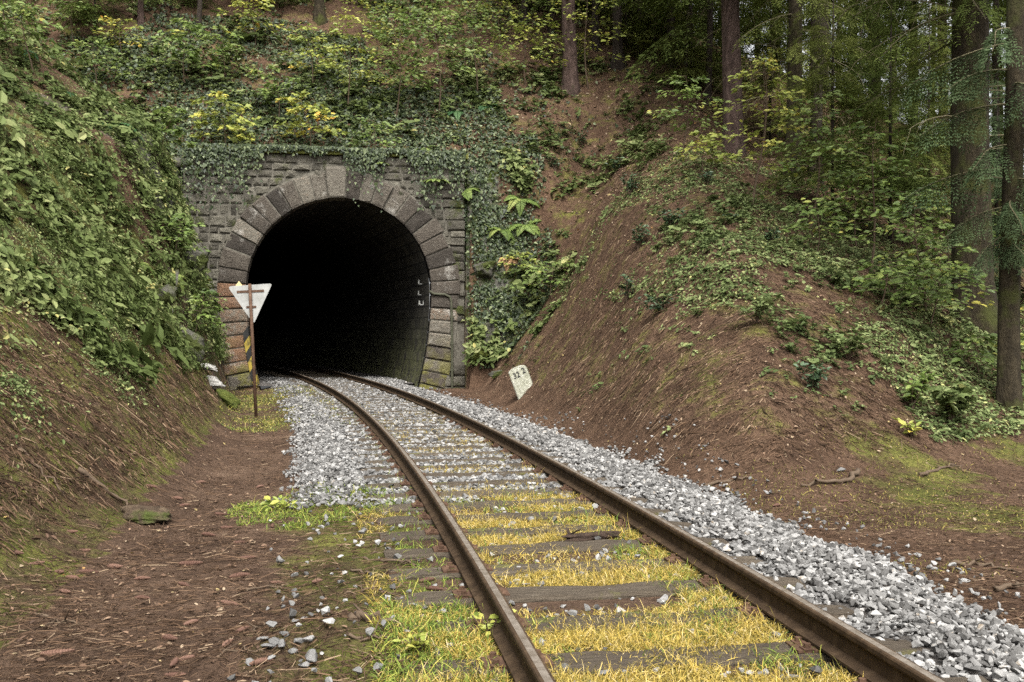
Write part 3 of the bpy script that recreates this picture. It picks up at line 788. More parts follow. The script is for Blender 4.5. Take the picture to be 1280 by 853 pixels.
SLP = np.array(SLEEPERS)
def on_sleeper(x, y, hw=.125, hl=1.25):
    res = np.zeros(len(x), bool)
    order = np.searchsorted(SLP[:, 1], y)
    for k in (-2, -1, 0, 1):
        j = np.clip(order + k, 0, len(SLP) - 1); dx = x - SLP[j, 0]; dy = y - SLP[j, 1]; c = np.cos(SLP[j, 2]); s_ = np.sin(SLP[j, 2])
        res |= (np.abs(dx * c + dy * s_) < hl) & (np.abs(-dx * s_ + dy * c) < hw)
    return res

# ================================================================== ballast
CLOD = hit(745, 683); BARE = hit(735, 753)
def near(x, y, c, rx, ry): return ((x - c[0]) / rx) ** 2 + ((y - c[1]) / ry) ** 2 < 1
def m_ballast(x, y, z):
    o = toff(x, y); a = np.abs(o)
    k = sstep(2.3, 1.95, a + .5 * (fbm(x * 1.5, y * 1.5, 71, 2) - .5)) + .03 * (a < 2.75)
    nearb = sstep(10.6, 8.8, y + 2.5 * (fbm(x * 1.2, y * 1.2, 72, 2) - .5))
    k = k * np.where(o < -.8, 1 - .982 * nearb, np.where(o < .72, 1 - .95 * nearb, 1))
    s, t = to_st(x, y)
    k = k * np.where((o < -1.0) & (y > 17.5), .12 + .5 * sstep(.48, .6, fbm(x, y, 74, 2)), 1) * sstep(-2.15, -1.75, o + .4 * (fbm(x * 2, y * 2, 75, 2) - .5))
    k = k * np.where(np.abs(a - .752) < .085, 0, 1) * np.where(on_sleeper(x, y, .14, 1.27), .05, 1)
    inside = t > -.3
    return k * np.where(inside & (a > 2.2), 0, 1)
bal = Acc()
P1 = sampler(31000, 3.0, 14, .2, m_ballast, -3.5, 5.0); P2 = sampler(31000, 14, 34, .2, m_ballast, -9.5, 3.0)
P2[:, 2] = np.where(P2[:, 2] > .3, -.03, P2[:, 2])
for P, sc in ((P1, .042), (P2, .052)):
    S = sc * np.exp(np.clip(rng.normal(0, .34, len(P)), -.8, .62)); kk = rng.integers(0, 8, len(P))
    for k in range(8):
        p = P[kk == k].copy(); s_ = S[kk == k]; p[:, 2] += s_ * rng.uniform(-.05, .45, len(p))
        p[:, 2] += .03 * sstep(1.0, 1.5, np.abs(toff(p[:, 0], p[:, 1]))) 
        d = rng.normal(0, 1, (len(p), 3)); n_ = np.stack([rng.normal(0, .5, len(p)), rng.normal(0, .5, len(p)), np.ones(len(p))], 1)
        d[:, 2] *= .3
        bal.inst(ROCKS[k], p, frames(d, n_), s_)
stuff('ballast', bal, M['stone'])

# ================================================================== grass
def grass(name, P, L, mat, lean=1.0, wid=.006, n3=None):
    a = Acc(); n = len(P); yaw = rng.uniform(0, 6.28, n)
    nn = np.stack([rng.normal(0, .35 * lean, n), rng.normal(0, .35 * lean, n), np.ones(n)], 1); nn /= np.linalg.norm(nn, axis=1, keepdims=True)
    l = L * np.exp(rng.normal(0, .35, n))
    a.inst(BLADE, P, frames_on(nn, yaw), np.stack([l, np.full(n, wid) * rng.uniform(.6, 1.3, n), l * rng.uniform(.4, 1.3, n)], 1))
    return stuff(name, a, mat)
def m_yel(x, y, z):
    o = toff(x, y)
    k = np.where((o > -.70) & (o < .70), sstep(10.2, 8.6, y + 1.2 * (fbm(x * 2, y * 2, 81, 2) - .5)), 0)
    k = np.maximum(k, np.where((o > -.7) & (o < .7) & (y > 8.5) & (y < 24), .55 * sstep(.46, .58, fbm(x * 1.6, y * 1.6, 82, 2)) * sstep(26, 11, y), 0))
    k = np.maximum(k, np.where((o < -.80) & (o > -1.40), .22 * sstep(9.8, 8.5, y) * (fbm(x * 1.8, y * 1.8, 83, 3) > .53), 0))
    k = np.maximum(k, np.where((o < -.80) & (o > -1.42), .8 * sstep(5.9, 5.0, y) * sstep(-1.45, -1.05, o + .3 * (fbm(x * 3, y * 3, 87, 2) - .5)), 0))
    k = k * np.where(on_sleeper(x, y, .085), .10 + .5 * (fbm(x * 3, y * 3, 189, 2) > .52), 1) * (.10 + .90 * sstep(.34, .54, fbm(x * 2.6, y * 2.6, 84, 4)))
    k = np.where(near(x, y, CLOD, .42, .16) | near(x, y, BARE, .56, .30), 0, k)
    k = np.where(np.abs(np.abs(o) - .752) < .07, 0, k)
    return k
P = sampler(98000, 3.0, 24, 1.15, m_yel, -4, 4); grass('yellow_grass', P, .046, M['grass_yellow'], 1.7, .0042)
def m_grn(x, y, z):
    o = toff(x, y)
    k = np.where((o > .32) & (o < .70) & (y > 4.6) & (y < 9.5), .5 * (fbm(x * 1.4, y * 1.1, 86, 2) > .47), 0)
    k = np.maximum(k, np.where((o < -.80) & (o > -1.40) & (y < 5.7), .6, 0))
    k = np.maximum(k, np.where((o < -.80) & (o > -1.2) & (y < 9), .16, 0))
    k = np.maximum(k, np.where((o < -.82) & (o > -1.0) & (y < 26), .25 * (fbm(x, y, 89, 2) > .5), 0))
    k = np.maximum(k, np.where((o > -.7) & (o < .7) & (y < 10), .30 * sstep(.5, .62, fbm(x * 2.1, y * 2.1, 185, 3)), 0))
    lp = hit(395, 632); k = np.maximum(k, .8 * near(x, y, lp, .75, 1.1) * (fbm(x * 3, y * 3, 88, 2) > .42))
    k = np.where((np.abs(np.abs(o) - .752) < .07) | near(x, y, CLOD, .42, .16) | near(x, y, BARE, .56, .30), 0, k)
    return k
P = sampler(21000, 3.0, 26, 1.2, m_grn, -6, 4); grass('green_grass', P, .050, M['grass_green'], 1.3, .0055)
SG = hit(345, 505)
def m_sign(x, y, z):
    o = toff(x, y); k = np.where((o < -.95) & (o > -3.3) & (y > 16.8) & (y < 30) & (z < .4), .06 + .94 * sstep(.42, .58, fbm(x * 1.1, y * 1.1, 91, 3)), 0)
    s, t = to_st(x, y); return k * (t < -.3)
M['grass_mixed'] = leafmat('mixed_short_grass', [(0, (.05, .07, .018)), (.4, (.12, .15, .035)), (.75, (.28, .25, .05)), (1, (.42, .34, .12))], .8, .2)
P = sampler(8500, 16, 30, .5, m_sign, -9, -2.2); grass('short_grass', P, .050, M['grass_mixed'], 1.3, .013)
def m_flat(x, y, z):
    o = toff(x, y); return (z < .45) * (o > 2.2) * (x > 1.9) * sstep(.60, .74, fbm(x * .45, y * .7, 63, 2) + .25 * (fbm(x * 2.2, y * 2.2, 93, 3) - .1)) * (y < 14)
P = sampler(12000, 4.5, 14, .6, m_flat, 1.5, 9); grass('moss_turf', P, .028, M['moss_tuft'], 1.4, .007)
def m_rl(x, y, z):
    o = toff(x, y); return (np.abs(np.abs(o) - .752) > .08) * (np.abs(np.abs(o) - .78) < .16) * (fbm(x * 1.5, y * 1.5, 95, 2) > .5) * (y > 3.5)
# ================================================================== litter: twigs and needles, fallen leaves
def zone_slope(x, y, z):
    return sstep(.05, .4, z) * st_ok(x, y)
def sticks(name, n, mask, y0, y1, p, L, rad, along, x0=None, x1=None):
    P = sampler(n, y0, y1, p, mask, x0, x1); nn = normals(P[:, 0], P[:, 1]); m = len(P)
    down = -np.stack([nn[:, 0] * -nn[:, 2], nn[:, 1] * -nn[:, 2], nn[:, 0] ** 2 + nn[:, 1] ** 2], 1) + rng.normal(0, .02, (m, 3)) * np.array([1, 1, 0])
    down /= np.linalg.norm(down, axis=1, keepdims=True) + 1e-6
    side = np.cross(nn, down); th = rng.normal(0, 1, m) * along
    d = down * np.cos(th)[:, None] + side * np.sin(th)[:, None] + nn * rng.normal(.02, .10, m)[:, None]
    l = L * np.exp(rng.normal(0, .55, m)) * (1 + P[:, 1] * .012); rr = rad * np.exp(rng.normal(0, .35, m)) * (1 + P[:, 1] * .03)
    P = P + nn * rng.uniform(0, .02, m)[:, None]
    a = Acc(); a.inst(STICK, P, frames(d, jit(nn, .3)), np.stack([l, rr, rr], 1)); return stuff(name, a, M['litter_stick'])
def m_sl(x, y, z):
    o = toff(x, y); up = np.where(o < -3.2, sstep(2.6, .9, z), 1.0)
    s, t = to_st(x, y); return zone_slope(x, y, z) * up * np.where(z > 8, .6, 1)
sticks('needle_litter', 78000, m_sl, 4.5, 40, 1.15, .075, .0026, .75)
def m_fl(x, y, z):
    o = toff(x, y); return (z < .35) * ((o < -1.15) * np.where(y > 9, o < -2.05, 1) | (o > 2.15)) * st_ok(x, y) * (.3 + .7 * fbm(x * 2, y * 2, 97, 2))
sticks('twig_litter', 34000, m_fl, 3.2, 28, 1.3, .055, .0017, 2.2)
def leaves(name, n, mask, y0, y1, p, size, mat, tmpl=LEAF, tilt=.35, lift=.015, x0=None, x1=None):
    P = sampler(n, y0, y1, p, mask, x0, x1); nn = normals(P[:, 0], P[:, 1]); m = len(P)
    a = Acc(); P = P + nn * rng.uniform(.2, 1, m)[:, None] * lift
    a.inst(tmpl, P, frames_on(jit(nn, tilt), rng.uniform(0, 6.28, m)), size * np.exp(np.clip(rng.normal(0, .3, m), -.6, .5)) * (1 + P[:, 1] * .008)); return stuff(name, a, mat)
def m_lit(x, y, z):
    o = toff(x, y); s, t = to_st(x, y)
    k = np.where(z < .35, .22 * ((o < -1.1) | (o > 2.1)), .45)
    k = np.where((dA_(x, y) > -.8) & (dA_(x, y) < .4) & (y > 12), 1.2, k)
    k = np.where((t > .5) & (z > 7), .9, k)
    return k * st_ok(x, y) * np.where((o > -2) & (o < 2), .25, 1)
leaves('leaf_litter', 19000, m_lit, 3.2, 42, 1.02, .028, M['litter_leaf'])

# ================================================================== ground cover
def cover(name, n, mask, y0, y1, p, tmpls, size, mat, upness=.5, x0=None, x1=None, grow=.012):
    P = sampler(n, y0, y1, p, mask, x0, x1); nn = normals(P[:, 0], P[:, 1]); m = len(P)
    up = nn * (1 - upness) + np.array([0, 0, 1.0]) * upness; up = jit(up / np.linalg.norm(up, axis=1, keepdims=True), .2)
    s_ = size * np.exp(rng.normal(0, .3, m)) * (1 + grow * P[:, 1]); kk = rng.integers(0, len(tmpls), m); rb = np.clip(.45 + .9 * (fbm(P[:, 0] * .7, P[:, 1] * .7, 99, 2) - .5) + rng.normal(0, .12, m), .1, .9)
    a = Acc()
    for k in range(len(tmpls)):
        j = kk == k; a.inst(tmpls[k], P[j] - nn[j] * .02, frames_on(up[j], rng.uniform(0, 6.28, j.sum())), s_[j], rb[j])
    return stuff(name, a, mat)
def m_br(x, y, z):
    o = toff(x, y); s, t = to_st(x, y)
    k = (o < -3.4) * (t < .2) * sstep(.75, 1.5, z + .9 * (fbm(x * .8, y * .8, 101, 2) - .5)) * sstep(.42, .60, fbm(x * .8 + 3, y * .8, 102, 3))
    return k * (z < 11)
cover('bramble_thicket', 3300, m_br, 6, 31, .9, PLANTS + HERBS + LPLANTS[:2], .22, M['bramble'], .12)
def m_brl(x, y, z):
    o = toff(x, y); s, t = to_st(x, y); return (o < -3.4) * (t < .2) * sstep(.6, 1.4, z + .8 * (fbm(x, y, 131, 2) - .5)) * (z < 11) * (.06 + .94 * sstep(.42, .56, fbm(x * 1.2, y * 1.2, 132, 3)))
leaves('creeping_ground_cover', 46000, m_brl, 6, 31, .9, .034, M['herb'], LEAF, .45, .06)
def m_herb(x, y, z):
    da = dA_(x, y); db = dB_(x, y); n_ = fbm(x * .55, y * .55, 103, 3)
    crest = sstep(1.6, .2, np.abs(da * 1.13 - db * .5 - .5)) * (z > 1.2) * (y > 13) * (y < 27)
    right = (db > 1.0) * (z > .6) * (da > 1.5) * sstep(.50, .62, n_) * (y < 28)
    foot = (db > -.2) * (db < 2.2) * (x > 5.2) * .9
    return np.clip(crest * sstep(.42, .55, n_) + right + foot, 0, 1) * (x > 0)
cover('herb_carpet', 2600, m_herb, 10, 28, .7, HERBS, .10, M['herb'], .5)
leaves('low_herb_leaves', 24000, m_herb, 10, 28, .7, .05, M['herb'], LEAF, .45, .06)
def m_herb2(x, y, z):
    da = dA_(x, y); db = dB_(x, y); return (db > .9) * (da > 2.0) * (y < 22) * sstep(.46, .60, fbm(x * .5, y * .5, 105, 3)) * (x > 3)
cover('leafy_undergrowth', 900, m_herb2, 11, 22, .6, LPLANTS + PLANTS[:2], .19, M['herb'], .6)
def m_ivy(x, y, z):
    s, t = to_st(x, y)
    top = (t > .5) * (t < 4.2) * (s > -7) * (s < 5.5) * sstep(.36, .48, fbm(x * .6, y * .9, 107, 3))
    top2 = (t > 2) * (t < 8) * (s < 1) * (s > -9) * sstep(.44, .56, fbm(x * .5, y * .5, 108, 3))
    side = (s > WS1) * (s < WS1 + 2.6) * (t > -2.2) * (t < 2) * (z > .8) * sstep(.22, .36, fbm(x * .9, y * .9 + z * .5, 109, 3))
    return np.clip(top + top2 * .8 + side, 0, 1) * st_ok(x, y)
leaves('ivy_carpet', 26000, m_ivy, 26, 41, .3, .075, M['ivy'], IVYT, .55, .10, -16, 6)
# ivy that hangs over the top of the wall
a = Acc()
n_ = 5200; s_ = rng.uniform(WS0, WS1, n_); drop = rng.exponential(.30, n_) * (.12 + 1.9 * sstep(.42, .62, fbm(s_ * 1.3, s_ * 0, 111, 3))) * np.where(np.abs(s_) < 1.2, .5, 1)
k = drop < 1.9; s_, drop = s_[k], drop[k]; t_ = -.16 - rng.uniform(0, .09, len(s_)); zz = WTOP + .22 - drop
xw, yw = from_st(s_, t_); m = len(s_)
a.inst(IVYT, np.stack([xw, yw, zz], 1), frames(np.stack([rng.normal(0, .6, m), rng.normal(-.15, .2, m), -np.ones(m)], 1), np.stack([rng.normal(.17, .4, m), -np.ones(m), rng.normal(.4, .35, m)], 1)), .07 * np.exp(rng.normal(0, .3, m)))
stuff('hanging_ivy', a, M['ivy'])
def m_mid(x, y, z):
    s, t = to_st(x, y); return (s > WS1 + .3) * (x < 4.5) * (t > -3) * (t < 7) * (z > 1.2) * sstep(.48, .6, fbm(x * .7, y * .7, 113, 3)) + ((t > .7) * (t < 7) * (s < 4) * (s > -10)) * .5 * sstep(.45, .58, fbm(x * .6, y * .6, 114, 3))
cover('slope_undergrowth', 900, lambda x, y, z: m_mid(x, y, z) * st_ok(x, y), 26, 38, .2, HERBS + PLANTS[:3], .22, M['bramble'], .6, -14, 5)

# ================================================================== trees
def bough_template(seed, hang=.5, npt=9, twigs=30):
    """a spruce bough one unit long: axis along +x, side twigs with needle blades"""
    r = np.random.default_rng(seed); a = Acc()
    t = np.linspace(0, 1, npt); ax = np.stack([t, .05 * np.sin(t * 5 + seed), .10 * t - .34 * t ** 2], 1)
    P = []; D = []; L = []
    for k in range(twigs):
        tt = .12 + .86 * (k + r.random()) / twigs; sg = 1 if k % 2 else -1
        o = np.array([np.interp(tt, t, ax[:, i]) for i in range(3)])
        ln = .34 * (1 - .75 * tt) * r.uniform(.7, 1.2) + .07
        d = np.array([.75, sg * r.uniform(.6, 1.0), 0]); d /= np.linalg.norm(d)
        m = max(4, int(ln * 46))
        for i in range(m):
            f = (i + .5) / m
            p = o + d * ln * f * (1 - .25 * hang * f) + np.array([0, 0, -hang * ln * f ** 1.4])
            for s2 in (-1, 1):
                P.append(p); v = d + np.array([-d[1], d[0], 0]) * s2 * .7 + np.array([0, 0, -hang * .9 * f]) + r.normal(0, .18, 3); D.append(v); L.append(r.uniform(.035, .065))
    P = np.array(P); D = np.array(D); D /= np.linalg.norm(D, axis=1, keepdims=True); L = np.array(L)
    a.inst(NEEDLE, P, frames(D, np.stack([r.normal(0, .4, len(P)), r.normal(0, .4, len(P)), np.ones(len(P))], 1)), np.stack([L, L * .22, L], 1), r.normal(0, .14, len(P)))
    b = Acc(); tube(b, ax, np.linspace(.012, .003, npt), 4, .3, False)
    V, q, tr, rr = a.data(); return (V, q, tr, rr), b.template()
BOUGHS = [bough_template(s, h, 9, tw) for s, h, tw in ((1, .45, 26), (2, .75, 30), (3, 1.15, 58))]
def crown_mesh(seed, z0, z1, r0, n, mat, name='crown', hangs=(0, 1)):
    r = np.random.default_rng(seed); a = Acc(); wood = Acc()
    z = z0 + (z1 - z0) * np.sort(r.random(n)) ** .9; f = (z - z0) / (z1 - z0)
    L = (r0 * (1 - f) ** .8 + .35) * r.uniform(.7, 1.1, n); az = r.uniform(0, 6.28, n); pit = r.normal(.05, .15, n) - .1 * (1 - f)
    d = np.stack([np.cos(az) * np.cos(pit), np.sin(az) * np.cos(pit), np.sin(pit)], 1)
    P = np.stack([0 * z, 0 * z, z], 1); Rm = frames(d, np.tile([0, 0, 1.0], (n, 1))); kk = r.integers(0, len(hangs), n); rb = np.clip(r.normal(.5, .14, n), .1, .9)
    for k, hgi in enumerate(hangs):
        j = kk == k; a.inst(BOUGHS[hgi][0], P[j], Rm[j], L[j], rb[j])
    return a.mesh(name, mat)
CROWNS = [crown_mesh(s, 0, 12, 3.3, 74, M['needles']) for s in range(3)]
def trunk_acc(h, r0, lean=(0, 0), flare=1.5, n=14, seed=0, top=.35):
    rr = np.random.default_rng(seed); a = Acc()
    zz = np.concatenate([[-.6, -.1, .15, .4, .8], np.linspace(1.4, h, 12)])
    rad = r0 * (1 - (1 - top) * np.clip(zz / h, 0, 1)) * (1 + (flare - 1) * np.exp(-np.clip(zz, 0, 9) / .32))
    pts = np.stack([lean[0] * zz + .03 * np.sin(zz * .7 + seed), lean[1] * zz, zz], 1)
    tube(a, pts, rad, n, .5)
    V, q, t, r = a.data()
    m = len(zz) * n; th = np.arctan2(V[:m, 1] - np.repeat(pts[:, 1], n), V[:m, 0] - np.repeat(pts[:, 0], n))
    k = 1 + (.16 * np.sin(th * 5 + seed) * np.exp(-np.clip(np.repeat(zz, n), 0, 9) / .4)) + rr.normal(0, .02, m)
    c = np.repeat(pts, n, 0); V[:m] = c + (V[:m] - c) * k[:, None]
    a.V = [V]; a.r = [r]
    return a
def dead_branches(acc, n, z0, z1, L, seed, az0=None, azw=3.14, r0=.012, fine=10, off=.1):
    r = np.random.default_rng(seed)
    for _ in range(n):
        z = r.uniform(z0, z1); az = r.uniform(0, 6.28) if az0 is None else az0 + r.uniform(-azw, azw); l = L * r.uniform(.5, 1.15)
        t = np.linspace(0, 1, 7); sag = r.uniform(.15, .55)
        wob = r.normal(0, .05, 7).cumsum() * .4
        d = np.array([math.cos(az), math.sin(az)]); e = np.array([-d[1], d[0]])
        pts = np.stack([d[0] * (off + l * t) + e[0] * wob * l, d[1] * (off + l * t) + e[1] * wob * l, z + l * (.12 * t - sag * t ** 2)], 1)
        rnd = r.random(); tube(acc, pts, np.linspace(r0, .003, 7), 4, rnd, False)
        for _k in range(r.integers(fine // 2, fine)):
            i = r.uniform(.25, .98); p = np.array([np.interp(i, t, pts[:, k]) for k in range(3)]); ll = l * r.uniform(.12, .34)
            dd = np.array([d[0] * .5 + e[0] * r.normal(0, .7), d[1] * .5 + e[1] * r.normal(0, .7), -r.uniform(.1, 1.1)]); tt = np.linspace(0, 1, 4)
            q_ = p + dd * ll * tt[:, None] + np.stack([0 * tt, 0 * tt, -.35 * ll * tt ** 2], 1) + r.normal(0, .012, (4, 3)) * tt[:, None]
            tube(acc, q_, np.linspace(.0045, .002, 4), 3, rnd, False)
def spruce(u, v, wpx, label, bark, h=19, crown0=8.0, lean=(0, 0), dist=None, flare=1.4, seed=0, cs=1.0, dead=0, deadz=(1.5, 7), group=None, name='spruce_tree', deadL=1.6, n=14):
    if dist is None: X, Y, Z = hit(u, v)
    else: Y = dist; X = (u - 640) / F_PX * Y; Z = float(H(X, Y))
    r0 = wpx / 2 / F_PX * Y
    root = thing(name, label, 'tree', (X, Y, Z - .05), (0, 0, 0), group)
    trunk_acc(h, r0, lean, flare, n, seed).build('trunk', bark, root, True)
    c = link('crown', CROWNS[seed % 3], root); c.location = (lean[0] * crown0, lean[1] * crown0, crown0); s_ = (h + 1.0 - crown0) / 12; c.scale = (cs * s_, cs * s_, s_); c.rotation_euler = (0, 0, seed * 1.3)
    if dead:
        a = Acc(); dead_branches(a, dead, deadz[0], deadz[1], deadL, seed + 50, off=r0 * .7); a.build('dead_branches', M['dead_twig'], root)
    return root
T_RED = spruce(915, 192, 25, 'straight reddish-barked spruce on the crest of the right slope', M['bark_red'], 20, 6.5, (-.012, 0), seed=1, dead=6, deadz=(3, 6.5))
T_BIG = spruce(1215, 402, 50, 'thickest spruce trunk, brown and mossy, standing right of the leafy slope', M['bark_moss'], 24, 8.5, (-.008, 0), seed=2, flare=1.35, dead=26, deadz=(2.4, 7.5), deadL=2.4)
T_FRONT = spruce(1263, 508, 27, 'slim moss-green spruce trunk at the foot of the right slope, nearest the railway', M['bark_moss'], 19, 9.0, (.006, 0), seed=4, flare=1.25)
T_MOSS = spruce(992, 226, 20, 'mossy spruce trunk half hidden by saplings, right of the reddish trunk', M['bark_moss'], 19, 7.0, seed=5, dead=22, deadz=(1.2, 6.5), deadL=2.2)
spruce(1019, 225, 16, 'dark spruce trunk beside the half hidden mossy trunk', M['bark_dark'], 18, 8, seed=6, dead=5)
T_MID = spruce(712, 112, 19, 'dark spruce trunk behind pale green sapling leaves above the tunnel cutting', M['bark_red'], 20, 6, (-.02, 0), seed=7)
spruce(771, 82, 12, 'spruce with spreading roots high on the bare brown slope', M['bark_dark'], 18, 6, seed=8, flare=2.0)
spruce(400, 27, 12, 'grey trunk at the top edge above the tunnel', M['bark_moss'], 17, 5, seed=9, flare=1.6)
spruce(178, 30, 7, 'thin tan trunk at the top left among dark leaves', M['bark_red'], 14, 5, seed=10)
spruce(250, 40, 6, 'thin grey trunk leaning over the ivy above the tunnel', M['bark_dark'], 14, 5, (.05, 0), seed=11)
bgl = [(738, 52, 9), (786, 55, 6), (802, 62, 8), (836, 50, 12), (846, 64, 6), (859, 47, 9), (880, 44, 16), (898, 60, 8), (947, 54, 9), (968, 46, 14), (989, 43, 13), (1023, 38, 24), (1045, 58, 9), (1066, 47, 14), (1092, 40, 16), (1118, 52, 10), (1140, 45, 14),
       (1162, 58, 9), (1178, 40, 13), (1243, 36, 9), (1252, 54, 8), (1268, 44, 12), (1290, 33, 14), (1310, 46, 12), (640, 56, 14), (690, 50, 10), (600, 48, 10), (530, 52, 11), (460, 48, 12), (330, 46, 10), (100, 42, 10), (-30, 40, 14)]
for i, (u, d, wp) in enumerate(bgl):
    spruce(u, 0, wp, 'straight dark trunk in the spruce wood on the top of the bank', M['bark_dark'] if i % 3 else M['bark_red'], 17 + i % 5, 2.6 + (i % 4) * .9, (((i * 7) % 5 - 2) * .006, 0), dist=d, seed=20 + i, cs=1.1, dead=(6 if 880 < u < 1200 else 0), deadz=(1, 6), group='spruce trunks of the wood on top of the bank', n=10)
# hanging boughs of the two right-hand spruces (parts of those trees)
def boughs(root, name, lst, mat, tmpl=2):
    """lst: (azimuth deg, z, length, pitch)"""
    a = Acc(); wood = Acc()
    for az, z, L, pit in lst:
        az = R_(az); p = R_(pit); d = np.array([[math.cos(az) * math.cos(p), math.sin(az) * math.cos(p), math.sin(p)]])
        Rm = frames(d, np.array([[0, 0, 1.0]]))
        a.inst(BOUGHS[tmpl][0], [(0, 0, z)], Rm, np.array([L]), np.array([.5 + random.uniform(-.15, .15)]))
        b = BOUGHS[tmpl][1]; wood.inst((b[0], b[1], None), [(0, 0, z)], Rm, np.array([L]), np.array([.4]))
    a.build(name, mat, root); wood.build('branch', M['dead_twig'], root)
boughs(T_FRONT, 'hanging_boughs', [(176, 3.55, 1.55, -2), (186, 4.5, 1.5, -6), (170, 5.4, 1.6, -10), (200, 5.0, 1.3, -5), (182, 3.0, 1.1, -12), (215, 3.9, 1.2, -10), (-20, 4.3, 1.3, -10), (-60, 3.4, 1.3, -12), (230, 5.6, 1.4, -12), (250, 3.1, 1.0, -20), (-80, 4.8, 1.4, -15), (195, 2.6, .9, -25), (-40, 2.7, 1.1, -20), (270, 2.5, .8, -25)], M['needles_grey'])
boughs(T_BIG, 'hanging_boughs', [(a_, z_, l_, -8 - k % 3 * 4) for k, (a_, z_, l_) in enumerate([(180, 6.3, 2.4), (200, 5.6, 2.2), (160, 7.0, 2.6), (230, 6.6, 2.0), (190, 7.6, 2.8), (250, 5.9, 1.8), (300, 6.8, 2.0), (330, 6.0, 2.0), (210, 7.9, 2.4), (280, 7.6, 1.8), (0, 7.2, 2.2), (145, 5.2, 2.0)])], M['needles'], 1)
boughs(T_RED, 'hanging_boughs', [(200, 5.2, 2.0, -14), (340, 4.8, 2.2, -14), (250, 5.6, 2.2, -12), (300, 5.3, 2.4, -14), (20, 5.6, 2.2, -10), (170, 5.8, 2.2, -10)], M['needles'], 1)
boughs(T_MOSS, 'hanging_boughs', [(200, 4.6, 2.0, -14), (340, 4.2, 2.2, -14), (250, 5.4, 2.2, -12), (300, 5.0, 2.4, -14), (20, 5.6, 2.2, -10), (270, 3.8, 1.8, -16)], M['needles_olive'], 1)
# young spruces under the big ones
def young(u, dist, h, r, label, mat, seed):
    Y = dist; X = (u - 640) / F_PX * Y; Z = float(H(X, Y))
    root = thing('young_spruce', label, 'young tree', (X, Y, Z - .05))
    a = Acc(); tube(a, [(0, 0, -.3), (0, 0, h * .5), (.02, 0, h)], [.05, .035, .008], 8, .5); a.build('trunk', M['bark_dark'], root, True)
    link('crown', crown_mesh(seed, .5, h, r, int(34 + h * 14), mat, 'crown', (0, 1)), root)
young(1040, 24.5, 6.0, 1.7, 'bushy young spruce with olive needles, left of the thickest trunk', M['needles_olive'], 101)
young(1112, 23.0, 6.2, 1.7, 'dense young spruce growing just left of the thickest trunk', M['needles'], 102)
young(1160, 27.0, 6.5, 1.8, 'tall young spruce behind the thickest trunk', M['needles_olive'], 103)
young(1075, 31.0, 6.5, 1.9, 'young spruce farther back between two bushy young spruces', M['needles'], 104)
young(962, 33.0, 6.0, 1.6, 'thin young spruce behind the yellow-leaved sapling', M['needles_olive'], 105)
young(1245, 26.0, 4.6, 1.5, 'grey-green young spruce between the two trunks at the right edge', M['needles_grey'], 106)
young(1290, 21.0, 4.8, 1.5, 'grey-green young spruce at the right edge behind the slim trunk', M['needles_grey'], 107)
for i, (u, v, wp, cr) in enumerate([(800, 66, 9, 3.4), (838, 84, 11, 3.6), (862, 100, 7, 3.2), (745, 62, 9, 2.4), (690, 40, 8, 2.6), (885, 130, 8, 2.2), (655, 30, 8, 2.4)]):
    spruce(u, v, wp, 'straight dark trunk in the spruce wood on the top of the bank', M['bark_dark'], 16 + i % 3, cr, ((i % 3 - 1) * .01, 0), seed=70 + i, cs=.8, dead=8, deadz=(.8, 5), group='spruce trunks of the wood on top of the bank', n=10)
young(818, hit(818, 78)[1], 2.6, 1.5, 'brownish low spruce thicket plant on the skyline of the bare slope', M['needles_olive'], 121)
young(858, hit(858, 112)[1], 2.8, 1.6, 'brownish young spruce on the skyline just left of the reddish trunk', M['needles_olive'], 122)
young(782, hit(782, 62)[1], 2.4, 1.4, 'small olive spruce on the skyline right of the spruce with spreading roots', M['needles_olive'], 123)
young(760, 44.0, 3.4, 1.8, 'low olive young spruce behind the spruce with spreading roots', M['needles_olive'], 110)
young(800, 43.0, 3.8, 2.0, 'olive young spruce on the skyline between the rooted spruce and the reddish trunk', M['needles_olive'], 111)
young(735, 41.0, 4.2, 1.8, 'dark young spruce just right of the dark trunk at the top', M['needles'], 112)
young(690, 42.0, 4.6, 2.0, 'dark young spruce just left of the dark trunk at the top', M['needles'], 113)
young(625, 42.0, 4.6, 2.0, 'dark young spruce at the top edge above the saplings', M['needles'], 114)
young(560, 41.0, 4.2, 2.0, 'dark young spruce at the top edge over the right end of the wall', M['needles'], 115)
young(215, 37.0, 3.6, 1.7, 'dark young spruce at the top left between two thin trunks', M['needles'], 116)
young(120, 35.0, 3.6, 1.7, 'dark young spruce at the top left near the rim of the bank', M['needles'], 117)
young(325, 38.0, 3.4, 1.7, 'dark young spruce left of the grey trunk at the top edge', M['needles'], 118)
young(840, 47.0, 3.6, 2.0, 'low brownish young spruce on the skyline of the bare slope', M['needles_olive'], 108)
young(905, 42.0, 4.4, 2.0, 'young spruce behind the reddish trunk', M['needles_olive'], 109)

